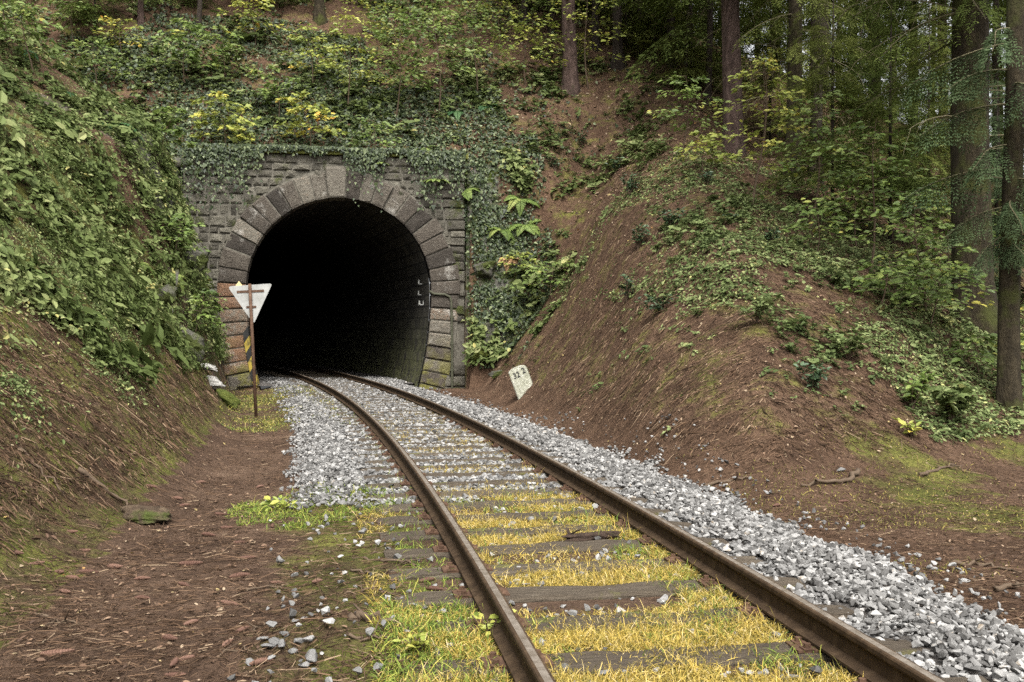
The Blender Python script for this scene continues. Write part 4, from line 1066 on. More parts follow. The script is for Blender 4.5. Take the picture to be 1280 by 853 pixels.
# ================================================================== saplings, ferns, shrubs
def sapling(u, v, hpx, spx, mat, nleaf, ls, label, seed, lean=0, tmpl=LEAF, name='sapling', cat='sapling', flat=.25, dy=0):
    r = np.random.default_rng(seed); X, Y, Z = hit(u, v); k = Y / F_PX; h = hpx * k; sp = spx * k * .5
    root = thing(name, label, cat, (X, Y, Z - .04))
    stem = Acc(); lf = Acc(); nb = int(6 + nleaf / 45)
    t = np.linspace(0, 1, 7); main = np.stack([lean * k * t ** 1.5 + .04 * h * np.sin(t * 4 + seed), -.10 * h * t, h * .92 * t], 1)
    tube(stem, main, np.linspace(.010 + .006 * h, .004, 7), 5, .5, False)
    PP = []; DD = []; RB = []
    for b in range(nb):
        f = .28 + .72 * (b + r.random()) / nb; o = np.array([np.interp(f, t, main[:, i]) for i in range(3)])
        az = b * 2.4 + r.normal(0, .4); L = sp * (1.1 - .55 * f) * r.uniform(.75, 1.25); d = np.array([math.cos(az), math.sin(az), 0])
        tt = np.linspace(0, 1, 5); pts = o + d * L * tt[:, None] + np.stack([0 * tt, 0 * tt, L * (.28 * tt - .30 * tt ** 2)], 1)
        tube(stem, pts, np.linspace(.008, .0025, 5), 3, .5, False); e = np.array([-d[1], d[0], 0]); rb = r.normal(.5, .13)
        m = max(5, nleaf // nb); f2 = r.uniform(.15, 1.03, m); wd = L * .42 * (1.15 - f2 * .75)
        PP.append(np.stack([np.interp(f2, tt, pts[:, i]) for i in range(3)], 1) + e * (r.uniform(-1, 1, m) * wd)[:, None] + np.stack([0 * f2, 0 * f2, r.normal(0, .03 * L + .015, m)], 1))
        sd = r.uniform(-1.2, 1.2, m); DD.append(d * np.cos(sd)[:, None] + e * np.sin(sd)[:, None] + np.stack([0 * f2, 0 * f2, r.normal(-.18, .25, m)], 1)); RB.append(rb + r.normal(0, .13, m))
    PP = np.concatenate(PP); DD = np.concatenate(DD); m = len(PP)
    nn = np.stack([r.normal(0, .45, m), r.normal(-.55, .45, m), np.ones(m)], 1)
    lf.inst(tmpl, PP, frames(DD, nn), ls * 1.25 * np.exp(r.normal(0, .22, m)), np.clip(np.concatenate(RB), 0, 1))
    stem.build('stem', M['twig'], root); lf.build('foliage', M[mat], root); return root
SAPS = [
    (285, 196, 74, 92, 'l_yellow', 190, .12, 'yellowing sapling over the left shoulder of the tunnel wall', LOBED),
    (388, 192, 70, 84, 'l_yellow', 180, .12, 'sapling with orange and yellow leaves above the left half of the arch', LOBED),
    (318, 58, 62, 80, 'l_yellow', 150, .13, 'yellow-leaved sapling at the top left between thin trunks', LEAF),
    (152, 72, 48, 60, 'l_yellow', 90, .12, 'small sapling with bright yellow leaves at the top left', LEAF),
    (232, 108, 78, 86, 'l_green', 170, .13, 'pale green layered sapling in front of the dark ivy bank', LOBED),
    (205, 195, 60, 60, 'l_green', 110, .12, 'green sapling at the left end of the tunnel wall', LOBED),
    (440, 138, 110, 80, 'l_ygreen', 240, .11, 'slender yellow-green sapling rising above the middle of the wall', LEAF),
    (497, 150, 130, 96, 'l_green', 330, .11, 'tall green sapling right of the slender yellow-green one', LEAF),
    (545, 140, 140, 110, 'l_green', 380, .11, 'dense dark green sapling above the right end of the wall', LEAF),
    (592, 118, 120, 100, 'l_green', 300, .11, 'green sapling reaching the top edge left of the dark trunk', LEAF),
    (655, 108, 84, 100, 'l_ygreen', 250, .11, 'pale yellow-green sapling just left of the dark trunk', LEAF),
    (738, 112, 130, 110, 'l_ygreen', 260, .12, 'sapling whose leaves hang round the dark trunk', LEAF),
    (470, 200, 50, 70, 'l_green', 110, .10, 'low green bush on top of the wall over the keystone', LEAF),
    (855, 190, 92, 88, 'l_green', 210, .11, 'bright green sapling left of the reddish trunk', LEAF),
    (948, 195, 130, 100, 'l_yellow', 250, .11, 'yellow sapling right of the reddish trunk', LEAF),
    (1000, 205, 110, 110, 'l_ygreen', 260, .11, 'yellow-green sapling in front of the dark wood', LEAF),
    (1030, 262, 90, 130, 'l_green', 260, .10, 'wide green sapling spreading below the hanging twigs', LEAF),
    (1072, 312, 100, 150, 'l_green', 300, .10, 'broad leafy sapling in the middle of the right-hand thicket', LEAF),
    (1120, 300, 120, 130, 'l_green', 300, .10, 'leafy sapling left of the thickest trunk', LEAF),
    (1165, 410, 84, 170, 'l_green', 360, .095, 'low spreading sapling in front of the thickest trunk', LEAF),
    (1100, 385, 60, 110, 'l_green', 180, .09, 'small sapling on the leafy right slope', LEAF),
    (1276, 452, 40, 50, 'l_ygreen', 40, .10, 'yellow-green shoot beside the slim mossy trunk', LEAF),
    (40, 92, 80, 90, 'l_green', 200, .10, 'dark leafy sapling in the top left corner', LEAF),
    (95, 62, 70, 70, 'l_green', 150, .11, 'shaded green sapling below the top left edge', LEAF),
    (222, 330, 60, 70, 'l_green', 130, .09, 'leafy shoot growing on the mossy rock left of the tunnel', LEAF),
    (245, 425, 60, 60, 'l_green', 120, .09, 'green shoot above the pale rock ledge beside the arch', LEAF),
    (520, 95, 110, 120, 'l_green', 260, .12, 'green sapling high behind the tall green one, reaching the top edge', LEAF),
    (455, 60, 70, 100, 'l_ygreen', 180, .12, 'yellow-green sapling at the top edge above the arch', LEAF),
    (560, 60, 80, 110, 'l_green', 200, .12, 'green sapling cut by the top edge left of the dark trunk', LEAF),
    (625, 60, 70, 110, 'l_ygreen', 180, .12, 'light sapling at the top edge beside the dark trunk', LEAF),
    (690, 50, 60, 100, 'l_green', 160, .12, 'green sapling at the top edge behind the dark trunk', LEAF),
    (395, 110, 70, 70, 'l_ygreen', 130, .12, 'thin light sapling in the ivy below the grey trunk', LEAF),
    (350, 150, 60, 70, 'l_green', 120, .11, 'green shoot in the ivy between the two yellow saplings', LOBED),
    (280, 100, 60, 80, 'l_green', 130, .12, 'shaded green sapling below the yellow one at the top left', LOBED),
    (120, 110, 60, 80, 'l_green', 150, .11, 'green sapling over the rim of the left bank', LEAF),
    (10, 60, 110, 100, 'l_green', 220, .11, 'dark tall sapling cut by the left edge', LEAF),
    (985, 150, 90, 110, 'l_ygreen', 200, .12, 'light sapling behind the half hidden mossy trunk', LEAF),
    (1050, 200, 90, 130, 'l_green', 240, .11, 'green sapling under the hanging dead twigs', LEAF),
    (1135, 250, 90, 120, 'l_green', 220, .11, 'green sapling touching the thickest trunk on its left', LEAF),
    (1020, 320, 60, 120, 'l_green', 170, .10, 'low green sapling at the left end of the thicket', LEAF),
    (1180, 350, 90, 120, 'l_green', 220, .10, 'sapling whose leaves cross the thickest trunk', LEAF),
    (1240, 330, 80, 90, 'l_green', 150, .10, 'sapling between the two mossy trunks at the right', LEAF),
    (1225, 470, 50, 90, 'l_green', 130, .09, 'small sapling between the broad-leaved bush and the slim trunk', LEAF),
    (880, 215, 50, 70, 'l_ygreen', 110, .10, 'small sapling at the foot of the reddish trunk', LEAF),
    (946, 262, 185, 120, 'l_ygreen', 420, .10, 'tall yellow-green sapling standing in front of the dark wood right of the reddish trunk', LEAF),
    (1012, 292, 165, 130, 'l_green', 420, .10, 'tall slender green sapling in front of the half hidden mossy trunk', LEAF),
    (1082, 338, 185, 150, 'l_green', 480, .095, 'tallest green sapling of the right-hand thicket', LEAF),
    (1152, 392, 150, 130, 'l_green', 400, .09, 'tall green sapling just left of the thickest trunk', LEAF),
    (655, 352, 34, 60, 'l_ygreen', 80, .09, 'yellowing bush on the right cliff beside the arch', LEAF),
    (690, 372, 44, 110, 'l_green', 150, .10, 'grey-green bush at the foot of the right cliff', LEAF)]
for i, (u, v, hp_, sp_, mt, nl, ls, lab, tm) in enumerate(SAPS):
    sapling(u, v, hp_ * 1.1, sp_ * 1.15, mt, int(nl * (2.0 if u < 900 else 1.25)), ls, lab, 200 + i, lean=(i * 37 % 31) - 15, tmpl=tm)
def fern(u, v, rpx, mat, label, seed, nf=9, lift=0.0, side=None, name='fern'):
    r = np.random.default_rng(seed); X, Y, Z = hit(u, v); L = rpx * Y / F_PX
    a = Acc(); n = normals(np.array([X]), np.array([Y]))[0]; up = n * .45 + np.array([0, 0, .75]); up /= np.linalg.norm(up)
    az = np.arange(nf) / nf * 6.28 + r.normal(0, .25, nf)
    up_ = np.tile(up, (nf, 1)) + r.normal(0, .12, (nf, 3)); up_ /= np.linalg.norm(up_, axis=1, keepdims=True)
    Rm = frames_on(up_, az); kk = r.integers(0, 3, nf); S = L * r.uniform(.75, 1.15, nf)
    for k in range(3):
        j = kk == k; a.inst(FROND[k], np.zeros((j.sum(), 3)), Rm[j], S[j], np.clip(r.normal(.5, .15, j.sum()), .1, .9))
    o = a.build(name, M[mat]); o.location = (X, Y, Z - .01 + lift); return tag(o, label, 'fern')
FERNS = [(105, 388, 46, 'fern', 'large pale fern on the left bank'), (140, 158, 50, 'fern_dark', 'dark green fern high on the left bank'), (85, 118, 36, 'fern_dark', 'dark fern above the largest dark fern on the left bank'),
         (30, 66, 36, 'fern_dark', 'fern in the shade at the top left corner'), (382, 192, 32, 'fern', 'fern on top of the wall left of the keystone'), (530, 187, 26, 'fern', 'yellow-green fern above the right half of the arch'),
         (583, 240, 26, 'fern', 'fern beside the upper right corner of the wall'), (650, 252, 34, 'fern', 'fern high on the cliff right of the wall'), (655, 284, 34, 'fern', 'drooping pale fern on the cliff right of the wall'),
         (628, 290, 28, 'fern', 'smaller fern left of the drooping pale fern'), (638, 326, 22, 'fern_tan', 'withered tan fern on the right cliff'), (570, 142, 24, 'fern_dark', 'dark fern at the foot of the green saplings'), (610, 135, 26, 'fern_dark', 'bright dark-green fern left of the dark trunk'),
         (470, 125, 34, 'fern', 'feathery fern among the saplings above the arch'), (300, 452, 22, 'fern', 'little fern at the left foot of the arch'), (215, 345, 26, 'fern', 'fern on the rocky end of the left bank'), (60, 250, 30, 'fern', 'fern among the brambles at the left edge'), (175, 330, 28, 'fern', 'pale fern among brambles right of the large pale fern')]
for i, (u, v, rp, mt, lab) in enumerate(FERNS): fern(u, v, rp, mt, lab, 300 + i)
# a fern rooted in the joints of the wall
def wall_fern(s, z, L, mat, label, seed):
    r = np.random.default_rng(seed); x, y = from_st(s, -.06); a = Acc(); nf = 6; az = np.linspace(-1.3, 1.3, nf) + r.normal(0, .1, nf)
    out = np.array([math.sin(PA), -math.cos(PA), 0]); sd = np.array([math.cos(PA), math.sin(PA), 0])
    d = out * np.cos(az)[:, None] * .8 + sd * np.sin(az)[:, None] + np.array([0, 0, .25]); a.inst(FROND[1], np.zeros((nf, 3)), frames(d, np.tile([0, 0, 1.0], (nf, 1))), L * r.uniform(.8, 1.1, nf), np.clip(r.normal(.6, .1, nf), 0, 1))
    o = a.build('fern', M[mat]); o.location = (x, y, z); tag(o, label, 'fern')
wall_fern(2.85, 6.05, .55, 'fern', 'fern growing out of the wall face right of the arch crown', 1)
wall_fern(1.2, 6.55, .35, 'fern', 'small yellow fern hanging from the wall top right of the keystone', 2)
def shrub(u, v, wpx, hpx, mat, label, seed, nl=90, ls=.075, tmpl=LEAF):
    r = np.random.default_rng(seed); X, Y, Z = hit(u, v); k = Y / F_PX; rx = wpx * k / 2; h = hpx * k
    root = thing('shrub', label, 'shrub', (X, Y, Z - .03)); st_ = Acc(); lf = Acc(); ns = 8
    for b in range(ns):
        az = r.uniform(0, 6.28); t = np.linspace(0, 1, 5); L = r.uniform(.6, 1.05); e = rx * r.uniform(.3, 1.0)
        pts = np.stack([math.cos(az) * e * t ** 1.3, math.sin(az) * e * t ** 1.3, h * L * (t - .2 * t ** 2)], 1); tube(st_, pts, np.linspace(.008, .003, 5), 4, .4, False)
        m = nl // ns; f = r.uniform(.35, 1.05, m); P = np.stack([np.interp(f, t, pts[:, i]) for i in range(3)], 1)
        ya = r.uniform(0, 6.28, m); d = np.stack([np.cos(ya), np.sin(ya), r.normal(.1, .35, m)], 1); lf.inst(tmpl, P + d * .02, frames(d, np.stack([r.normal(0, .45, m), r.normal(-.2, .45, m), np.ones(m)], 1)), ls * np.exp(r.normal(0, .25, m)), np.clip(r.normal(.5, .2, m), 0, 1))
    st_.build('stem', M['twig'], root); lf.build('foliage', M[mat], root)
SHR = [(787, 246, 32, 30, 'l_dark', 'dark evergreen shrub on the crest, largest of the upper ones', 110, .09), (770, 216, 24, 20, 'l_dark', 'small dark shrub above the largest crest shrub', 70, .09), (728, 186, 16, 24, 'l_dark', 'tiny dark shrub high on the littered slope', 50, .09),
       (797, 312, 28, 32, 'l_dark', 'dark shrub below the crest on the face towards the track', 90, .08), (840, 288, 34, 28, 'l_dark', 'dark shrub with a pale twig beside it on the crest', 110, .08), (783, 378, 20, 36, 'l_dark', 'upright dark shrub alone on the brown slope', 70, .075),
       (694, 215, 22, 24, 'l_dark', 'dark shrub on the leaf-strewn slope above the cliff', 70, .09), (884, 232, 24, 20, 'l_dark', 'dark shrub in the pale herbs near the reddish trunk', 70, .08), (913, 278, 20, 14, 'l_dark', 'low dark shrub in the herbs of the crest', 50, .08), (964, 307, 18, 22, 'l_dark', 'dark shrub on bare soil right of the crest', 60, .075),
       (1016, 489, 36, 38, 'l_dark', 'dark shrub at the lower edge of the leafy patch', 110, .065), (1188, 532, 76, 56, 'herb', 'large leafy bush with broad bluish leaves at the foot of the slope', 170, .12), (1140, 515, 50, 50, 'l_green', 'yellowish-green bush left of the broad-leaved bush', 110, .09), (1140, 548, 26, 24, 'l_ygreen', 'tiny light green plant at the edge of the path', 36, .08),
       (1060, 452, 70, 46, 'herb', 'spreading bush in the middle of the leafy patch', 150, .10), (945, 405, 60, 34, 'herb', 'pale green bush at the left edge of the leafy patch', 110, .09), (820, 395, 60, 28, 'l_dark', 'mat-like grey-green bush on the brown slope', 110, .07), (610, 800, 52, 34, 'l_ygreen', 'pale weed growing against the left rail', 30, .05), (522, 815, 40, 22, 'l_ygreen', 'small weed in the yellow grass left of the rail', 24, .05),
       (350, 640, 40, 20, 'l_ygreen', 'yellow-green weed at the edge of the ballast', 50, .05)]
for i, (u, v, wp, hp_, mt, lab, nl, ls) in enumerate(SHR): shrub(u, v, wp * 1.15, hp_ * 1.2, mt, lab, 400 + i, int(nl * 1.5), ls * 1.05, LOBED if mt == 'herb' and wp > 70 else LEAF)

# ================================================================== rocks of the cutting
def boulder(name, u, v, size, mat, label, seed, sq=(1, 1, 1), rot=(0, 0, 0), sink=.3, cat='rock'):
    X, Y, Z = hit(u, v); bm = bmesh.new(); V, _, t = rock_template(seed, 22, .8)
    vs = [bm.verts.new(p) for p in V]; [bm.faces.new([vs[i] for i in f]) for f in t]
    bmesh.ops.recalc_face_normals(bm, faces=bm.faces)
    bmesh.ops.bevel(bm, geom=list(bm.edges), offset=.03, segments=1, affect='EDGES')
    bmesh.ops.triangulate(bm, faces=bm.faces); bmesh.ops.subdivide_edges(bm, edges=bm.edges, cuts=3, use_grid_fill=True)
    r = np.random.default_rng(seed)
    for v_ in bm.verts:
        p = v_.co; n1 = float(fbm(p.x * 3 + seed + p.z * 2, p.y * 3 + p.z * 4, seed, 4)) - .5; n2 = abs(float(fbm(p.x * 2 + p.y, p.z * 7, seed + 5, 2)) - .5); v_.co = p * (1 + .55 * n1 - .5 * n2)
    for v_ in bm.verts: v_.co = Vector((v_.co.x * size * sq[0], v_.co.y * size * sq[1], v_.co.z * size * sq[2]))
    me = bpy.data.meshes.new(name); bm.to_mesh(me); bm.free(); me.materials.append(mat)
    o = link(name, me); o.location = (X, Y, Z + size * sq[2] * (.5 - sink)); o.rotation_euler = [R_(q) for q in rot]; return tag(o, label, cat)
boulder('rock', 258, 466, .55, M['white_rock'], 'pale layered rock ledge jutting from the left bank near the arch', 11, (1.3, 1, .55), (5, 12, 15), .1)
boulder('rock', 262, 478, .75, M['white_rock'], 'grey rock under the pale ledge', 16, (.9, 1, .6), (0, 10, 0), .5)
boulder('rock', 276, 498, .9, M['moss_rock'], 'long mossy boulder sloping down behind the sign post', 12, (1.5, .8, .5), (0, 32, 10), .35)
boulder('rock', 233, 440, 1.0, M['rock'], 'mossy rock face above the pale ledge', 13, (1, 1, 1.2), (0, 20, 0), .4)
boulder('rock', 200, 380, .9, M['rock'], 'jagged grey rock showing through the brambles', 14, (.8, 1, 1.3), (10, 20, 30), .45)
boulder('rock', 238, 335, 1.0, M['rock'], 'grey rock wall beside the left edge of the portal', 15, (.9, 1, 1.6), (0, 15, 60), .45)
boulder('rock', 600, 452, .8, M['moss_rock'], 'mossy rock at the right foot of the portal', 18, (1, 1, 1.1), (0, -15, 20), .4)
boulder('rock', 612, 425, .9, M['rock'], 'grey rock in the cliff right of the conduit', 19, (.9, 1, 1.2), (0, -20, 50), .45)
boulder('rock', 603, 340, 1.0, M['rock'], 'dark rock behind ivy right of the wall', 21, (1, 1, 1.3), (0, -20, 10), .5)
boulder('rock', 622, 470, .5, M['rock'], 'small grey rock between portal and kilometre stone', 22, (1.2, 1, .7), (0, -10, 0), .4)
boulder('stump', 180, 652, .42, surfmat('rotten_wood', [(0, (.02, .014, .009)), (.6, (.075, .052, .034)), (1, (.15, .11, .07))], 14, .95, .9, .03, 0, moss=((.05, .062, .014), .50, 4)), 'dark mossy stump at the foot of the left bank', 23, (1.3, 1, .55), (0, 6, 20), .3, 'stump')
boulder('clod', 742, 676, .34, surfmat('dark_earth', [(0, (.015, .010, .008)), (1, (.075, .050, .036))], 25, .95, .9, .02, 0), 'dark clod of earth lying on the sleepers', 24, (1.5, .8, .42), (0, 0, 10), .35, 'clod')

# ================================================================== loose stones, cones, sticks
def stone(u, v, wpx, label, seed, mat='stone', sq=.75, group=None):
    X, Y, Z = hit(u, v); size = wpx * Y / F_PX; V, _, t = ROCKS[seed % 8]; bm = bmesh.new()
    vs = [bm.verts.new(p) for p in V]; [bm.faces.new([vs[i] for i in f]) for f in t]; bmesh.ops.recalc_face_normals(bm, faces=bm.faces)
    bmesh.ops.bevel(bm, geom=list(bm.edges), offset=.035, segments=1, affect='EDGES')
    me = bpy.data.meshes.new('loose_stone'); bm.to_mesh(me); bm.free(); me.materials.append(M[mat])
    at = me.attributes.new('rnd', 'FLOAT', 'POINT'); at.data.foreach_set('value', np.full(len(me.vertices), random.uniform(.35, .8), dtype=np.float32))
    o = link('loose_stone', me); o.location = (X, Y, Z + size * .22 * sq); o.scale = (size, size, size * sq); o.rotation_euler = (random.uniform(-.2, .2), random.uniform(-.2, .2), seed * 1.7); tag(o, label, 'stone', group)
PILE = [(328, 803), (343, 807), (355, 799), (352, 813), (365, 820), (379, 839), (366, 782), (314, 833), (338, 828), (335, 815), (372, 808)]
stone(390, 829, 36, 'biggest pale stone of the small pile left of the track', 3)
stone(384, 806, 22, 'grey stone at the upper right of the small pile', 5)
for i, (u, v) in enumerate(PILE): stone(u, v, 18 + (i * 5) % 10, 'small grey stone in the pile on the dirt left of the track', i, group='stones in the small pile')
for i, (u, v, wp, lab) in enumerate([(564, 749, 16, 'grey stone beside the left rail, middle of three'), (578, 736, 14, 'brownish stone closest to the left rail'), (552, 767, 14, 'grey stone beside the left rail, nearest of three'), (518, 759, 10, 'small white stone on the dark soil left of the rail'), (352, 762, 10, 'single pale stone on the dirt above the small pile'), (406, 772, 11, 'single stone right of the small pile on bare soil'),
        (1148, 697, 15, 'flat grey stone strayed from the ballast onto the brown path'), (1138, 709, 13, 'grey stone at the very edge of the right ballast'), (1169, 714, 12, 'dark grey stone lying on brown litter right of the ballast'), (1206, 731, 16, 'grey stone farthest right on the brown litter'), (1100, 677, 11, 'small grey stone on the path above the ballast edge'), (1049, 591, 18, 'white flat stone on the brown path by the fallen branch'),
        (1030, 655, 11, 'dark stone in the moss by the ballast'), (655, 673, 15, 'white stone on a sleeper near the dark clod'), (700, 749, 15, 'long white stone in the yellow grass'), (657, 735, 14, 'white stone at the left end of a bare sleeper'), (822, 735, 14, 'brown stone resting on a sleeper'), (800, 690, 8, 'small white stone at the right end of a sleeper')]):
    stone(u, v, wp, lab, i + 2, sq=.55 if 'flat' in lab or 'long' in lab else .75)
def cone_mesh(seed):
    r = np.random.default_rng(seed); nz, na = 22, 12; V = []; q = []
    for i in range(nz + 1):
        f = i / nz; rad = .5 * math.sin(math.pi * min(1, (f * .93 + .05))) ** .62 * (1 - .25 * f)
        for j in range(na):
            th = 2 * math.pi * (j + .5 * (i % 2)) / na; k = 1 + (.16 if i % 2 else -.12) + r.normal(0, .03)
            V.append((f - .5 + (.018 if i % 2 else 0) + .0, math.cos(th) * rad * k * .27, math.sin(th) * rad * k * .27 + .04 * math.sin(f * 3)))
    for i in range(nz):
        for j in range(na): q.append((i * na + j, (i + 1) * na + j, (i + 1) * na + (j + 1) % na, i * na + (j + 1) % na))
    t = [(0, j, j + 1) for j in range(1, na - 1)] + [(nz * na, nz * na + j + 1, nz * na + j) for j in range(1, na - 1)]
    return mesh_np('spruce_cone', V, q, t, {'rnd': np.full(len(V), r.random())}, False, (M['cone'],))
CONES = [cone_mesh(s) for s in range(4)]
cz = [(90, 726, 22), (110, 718, 24), (73, 718, 15), (80, 743, 20), (177, 728, 19), (229, 734, 19), (177, 752, 20), (287, 758, 26), (238, 782, 14), (211, 802, 29), (302, 791, 13), (284, 808, 14), (232, 828, 18), (216, 834, 16), (218, 848, 19), (326, 832, 30), (71, 820, 40), (238, 708, 44), (299, 724, 26), (347, 731, 18), (143, 711, 26), (260, 671, 20), (229, 634, 16), (221, 625, 16), (88, 669, 18), (20, 694, 22), (187, 611, 18), (396, 729, 9), (105, 690, 18), (275, 645, 17), (283, 662, 18), (250, 605, 14), (325, 610, 13), (300, 680, 18), (310, 700, 20), (45, 706, 16), (160, 640, 16), (340, 660, 14)]
for i, (u, v, L) in enumerate(cz):
    X, Y, Z = hit(u, v); o = link('spruce_cone', CONES[i % 4]); s_ = max(.10, min(.16, L * Y / F_PX)); o.scale = (s_,) * 3; o.location = (X, Y, Z + s_ * .10); o.rotation_euler = (random.uniform(0, 6), random.uniform(-.1, .1), random.uniform(-.6, .6) + (1.3 if L < 15 or i in (12, 13) else 0))
    lab = {16: 'longest spruce cone, lying flat at the lower left', 15: 'open spruce cone touching the small stone pile', 9: 'large spruce cone in front of the dirt patch, above a pair of cones', 17: 'long spruce cone at the foot of the left bank'}.get(i, 'reddish-brown spruce cone lying on the dirt left of the track')
    tag(o, lab, 'cone', 'spruce cones on the dirt left of the track' if i not in (16, 15, 9, 17) else None)
for u, v, lab in ((1055, 629, 'spruce cone on the brown path right of the track'), (972, 634, 'spruce cone at the moss edge right of the ballast'), (534, 728, 'orange spruce cone on dark soil near the left rail'), (543, 739, 'brown spruce cone nearest the left rail'), (528, 758, 'small spruce cone beside the white stone near the left rail')):
    X, Y, Z = hit(u, v); o = link('spruce_cone', CONES[1]); o.scale = (.115,) * 3; o.location = (X, Y, Z + .012); o.rotation_euler = (1, 0, random.uniform(-.5, .8)); tag(o, lab, 'cone')
def stick(pts, r, label, seed, mat='twig', forks=2):
    P = np.array([hit(u, v) for u, v in pts]); P[:, 2] += r * .9; rr = np.random.default_rng(seed); t = np.linspace(0, 1, len(P)); tt = np.linspace(0, 1, 12)
    Q_ = np.stack([np.interp(tt, t, P[:, i]) for i in range(3)], 1); Q_[1:-1] += rr.normal(0, .012, (10, 3)); c = Q_[0].copy(); a = Acc(); tube(a, Q_ - c, np.linspace(r, r * .45, 12), 7, .5)
    for k in range(forks):
        i = rr.integers(3, 10); d = (Q_[i] - Q_[i - 1]); d /= np.linalg.norm(d); e = np.cross(d, [0, 0, 1]); L = rr.uniform(.08, .2); s2 = np.linspace(0, 1, 4)
        tube(a, Q_[i] - c + (d * .7 + e * rr.choice([-1, 1]) * .7 + np.array([0, 0, .12])) * L * s2[:, None], np.linspace(r * .5, r * .2, 4), 5, .5)
    o = a.build('fallen_branch', M[mat], None, True); o.location = c; tag(o, label, 'branch')
stick([(97, 590), (140, 622), (178, 645)], .022, 'straight fallen branch at the foot of the left bank', 1)
stick([(1073, 592), (1066, 604), (1040, 607), (1002, 610)], .03, 'curved dark branch on the brown path right of the track', 2)
stick([(1150, 596), (1175, 588), (1195, 584)], .022, 'short forked branch at the right side of the path', 3)
stick([(1188, 709), (1230, 708), (1278, 719)], .016, 'thin branch across the moss at the right edge', 4)
stick([(1245, 742), (1280, 735), (1292, 732)], .02, 'dark branch end at the right edge near the ballast', 5)
stick([(437, 777), (466, 779), (494, 784)], .022, 'dark root-like branch on the mound left of the rail', 6)
stick([(305, 796), (325, 786), (344, 776)], .008, 'thin twig beside the small stone pile', 7)
stick([(262, 826), (300, 818), (330, 822)], .006, 'thin crooked twig below the small stone pile', 8)
stick([(455, 700), (500, 708), (525, 712)], .012, 'bundle-like twig on the dark soil left of the rail', 9, forks=4)
for i_, (p_, l_) in enumerate([([(440, 700), (480, 690), (520, 695)], 'thin root across the dark soil, farthest from the camera'), ([(438, 716), (470, 722), (515, 716)], 'dark root between two paler ones on the soil by the left rail'), ([(430, 745), (470, 740), (505, 750)], 'crooked root lying on the mound left of the rail'), ([(432, 795), (455, 806), (500, 800)], 'pale root end at the lower side of the mound'), ([(300, 742), (340, 736), (372, 744)], 'thin curved twig on the dirt above the small stone pile'), ([(40, 770), (80, 781), (120, 777)], 'thin twig on the bare dirt near the longest cone')]):
    stick(p_, .007 + .003 * (i_ % 2), l_, 40 + i_, forks=3)
stick([(880, 610), (912, 603), (936, 600)], .02, 'brown stick at the toe of the right slope', 10)
stick([(846, 312), (838, 296)], .02, 'pale dead stick poking out beside the crest shrub', 11, 'dead_twig', 0)
stick([(20, 560), (60, 600), (90, 628)], .012, 'thin stick lying down the left bank', 12)
stick([(795, 520), (815, 490), (838, 462)], .012, 'thin stick lying down the face of the right slope', 13)

# shaded undergrowth on the hill above the ivy
def m_hill(x, y, z):
    s, t = to_st(x, y)
    return st_ok(x, y) * (t > 1.5) * (s > -14) * sstep(.36, .52, fbm(x * .45, y * .45, 121, 3)) * (.1 + .9 * sstep(9, 5, s))
cover('hill_undergrowth', 1500, m_hill, 30, 44, .2, HERBS + PLANTS[:3], .26, M['bramble'], .6, -20, 9)
leaves('hill_ivy', 12000, m_hill, 30, 44, .2, .08, M['ivy'], IVYT, .6, .12, -20, 7)

# growth on the steep cut faces beside the portal, sampled over height so that cliffs are covered too
def face_points(n, right):
    if right:
        s_ = rng.uniform(WS1 - .15, WS1 + 2.0, n); z = rng.uniform(.5, 7.2, n); t = np.full(n, -4.0); ok = np.zeros(n, bool)
        for k in np.arange(-4, 2.2, .05):
            x, y = from_st(s_, k); h = H(x, y) >= z; new = h & ~ok; t[new] = k; ok |= h
        x, y = from_st(s_, t - .04)
    else:
        y = rng.uniform(17.5, 29.6, n); z = rng.uniform(.8, 7.5, n); o = np.full(n, 0.0); ok = np.zeros(n, bool); x = cx(y) * 1.0
        for k in np.arange(2.6, 7.0, .05):
            h = H(cx(y) - k, y) >= z; new = h & ~ok; x[new] = (cx(y) - k)[new]; ok |= h
        x = x + .04
    P = np.stack([x, y, z], 1)[ok]
    return P, normals(P[:, 0], P[:, 1])
a = Acc(); P, nn = face_points(6500, True)
k = fbm(P[:, 0] * .8 + P[:, 1], P[:, 2] * .9, 141, 3) > .40; P, nn = P[k], nn[k]; m = len(P)
a.inst(IVYT, P + nn * rng.uniform(0, .10, m)[:, None], frames(np.stack([rng.normal(0, .7, m), rng.normal(-.2, .4, m), -np.ones(m) * .8], 1), jit(nn + np.array([0, 0, .45]), .45)), .075 * np.exp(rng.normal(0, .3, m)))
stuff('cliff_ivy', a, M['ivy'])
a = Acc(); P, nn = face_points(2200, True)
k = fbm(P[:, 0] * .9 + P[:, 1], P[:, 2] * .8, 143, 3) > .52; P, nn = P[k], nn[k]; m = len(P); kk = rng.integers(0, 4, m)
for j in range(4):
    q_ = kk == j; a.inst(HERBS[j], P[q_], frames_on(jit(nn[q_] * .6 + np.array([0, 0, .5]), .2), rng.uniform(0, 6.28, q_.sum())), .26 * np.exp(rng.normal(0, .3, q_.sum())), np.clip(rng.normal(.5, .2, q_.sum()), .1, .95))
stuff('cliff_herbs', a, M['bramble'])
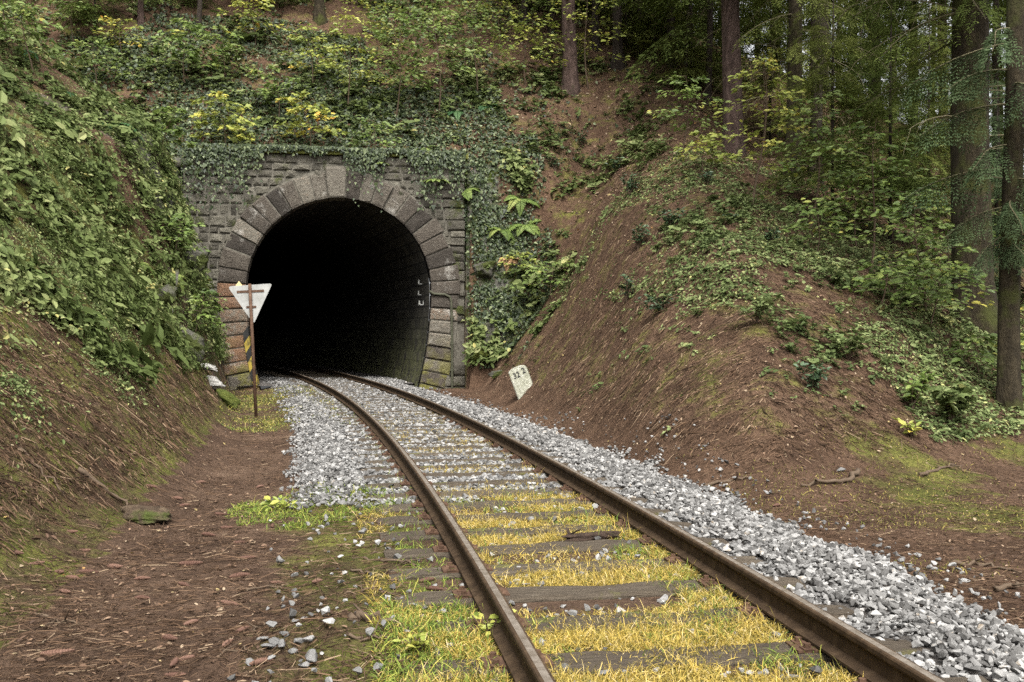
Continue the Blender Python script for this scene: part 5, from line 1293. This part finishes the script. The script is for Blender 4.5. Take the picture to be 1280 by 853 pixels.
a = Acc(); P, nn = face_points(9000, False)
k = fbm(P[:, 1] * .7, P[:, 2] * .9, 145, 3) > .42; P, nn = P[k], nn[k]; m = len(P)
a.inst(LEAF, P + nn * rng.uniform(0, .10, m)[:, None], frames_on(jit(nn + np.array([0, 0, .35]), .4), rng.uniform(0, 6.28, m)), .07 * np.exp(rng.normal(0, .35, m)))
stuff('cliff_ground_cover', a, M['bramble'])
a = Acc(); P, nn = face_points(1500, False)
k = fbm(P[:, 1] * .6, P[:, 2] * .8, 147, 3) > .45; P, nn = P[k], nn[k]; m = len(P); kk = rng.integers(0, 5, m)
for j in range(5):
    q_ = kk == j; a.inst(PLANTS[j], P[q_] - nn[q_] * .02, frames_on(jit(nn[q_] * .6 + np.array([0, 0, .5]), .2), rng.uniform(0, 6.28, q_.sum())), .30 * np.exp(rng.normal(0, .3, q_.sum())), np.clip(rng.normal(.55, .2, q_.sum()), .1, .95))
stuff('cliff_undergrowth', a, M['bramble'])
# sparse sprouts and leaf flecks on the brown slopes
def m_spr(x, y, z):
    o = toff(x, y); return zone_slope(x, y, z) * (x > -1) * sstep(.45, .65, fbm(x * .8, y * .8, 151, 3)) * (z < 9)
cover('slope_sprouts', 650, m_spr, 9, 38, .8, HERBS, .10, M['herb'], .5)
def m_flk(x, y, z): return zone_slope(x, y, z) * (x > -2.5) * (.25 + .75 * sstep(16, 28, y))
leaves('leaf_flecks', 7000, m_flk, 10, 40, .8, .035, M['litter_leaf'], LEAF, .5, .03)

def m_dome(x, y, z):
    s, t = to_st(x, y); return st_ok(x, y) * (s > 4) * (t > 0) * (x < 9) * (z > 4) * sstep(.46, .62, fbm(x * .7, y * .7, 161, 3))
cover('crest_sprouts', 520, m_dome, 28, 44, .2, HERBS + PLANTS[:2], .20, M['bramble'], .6, -2, 10)
leaves('crest_leaf_litter', 7000, lambda x, y, z: st_ok(x, y) * (z > 4) * (y > 27), 27, 46, .2, .075, M['litter_leaf'], LEAF, .5, .03, -3, 12)
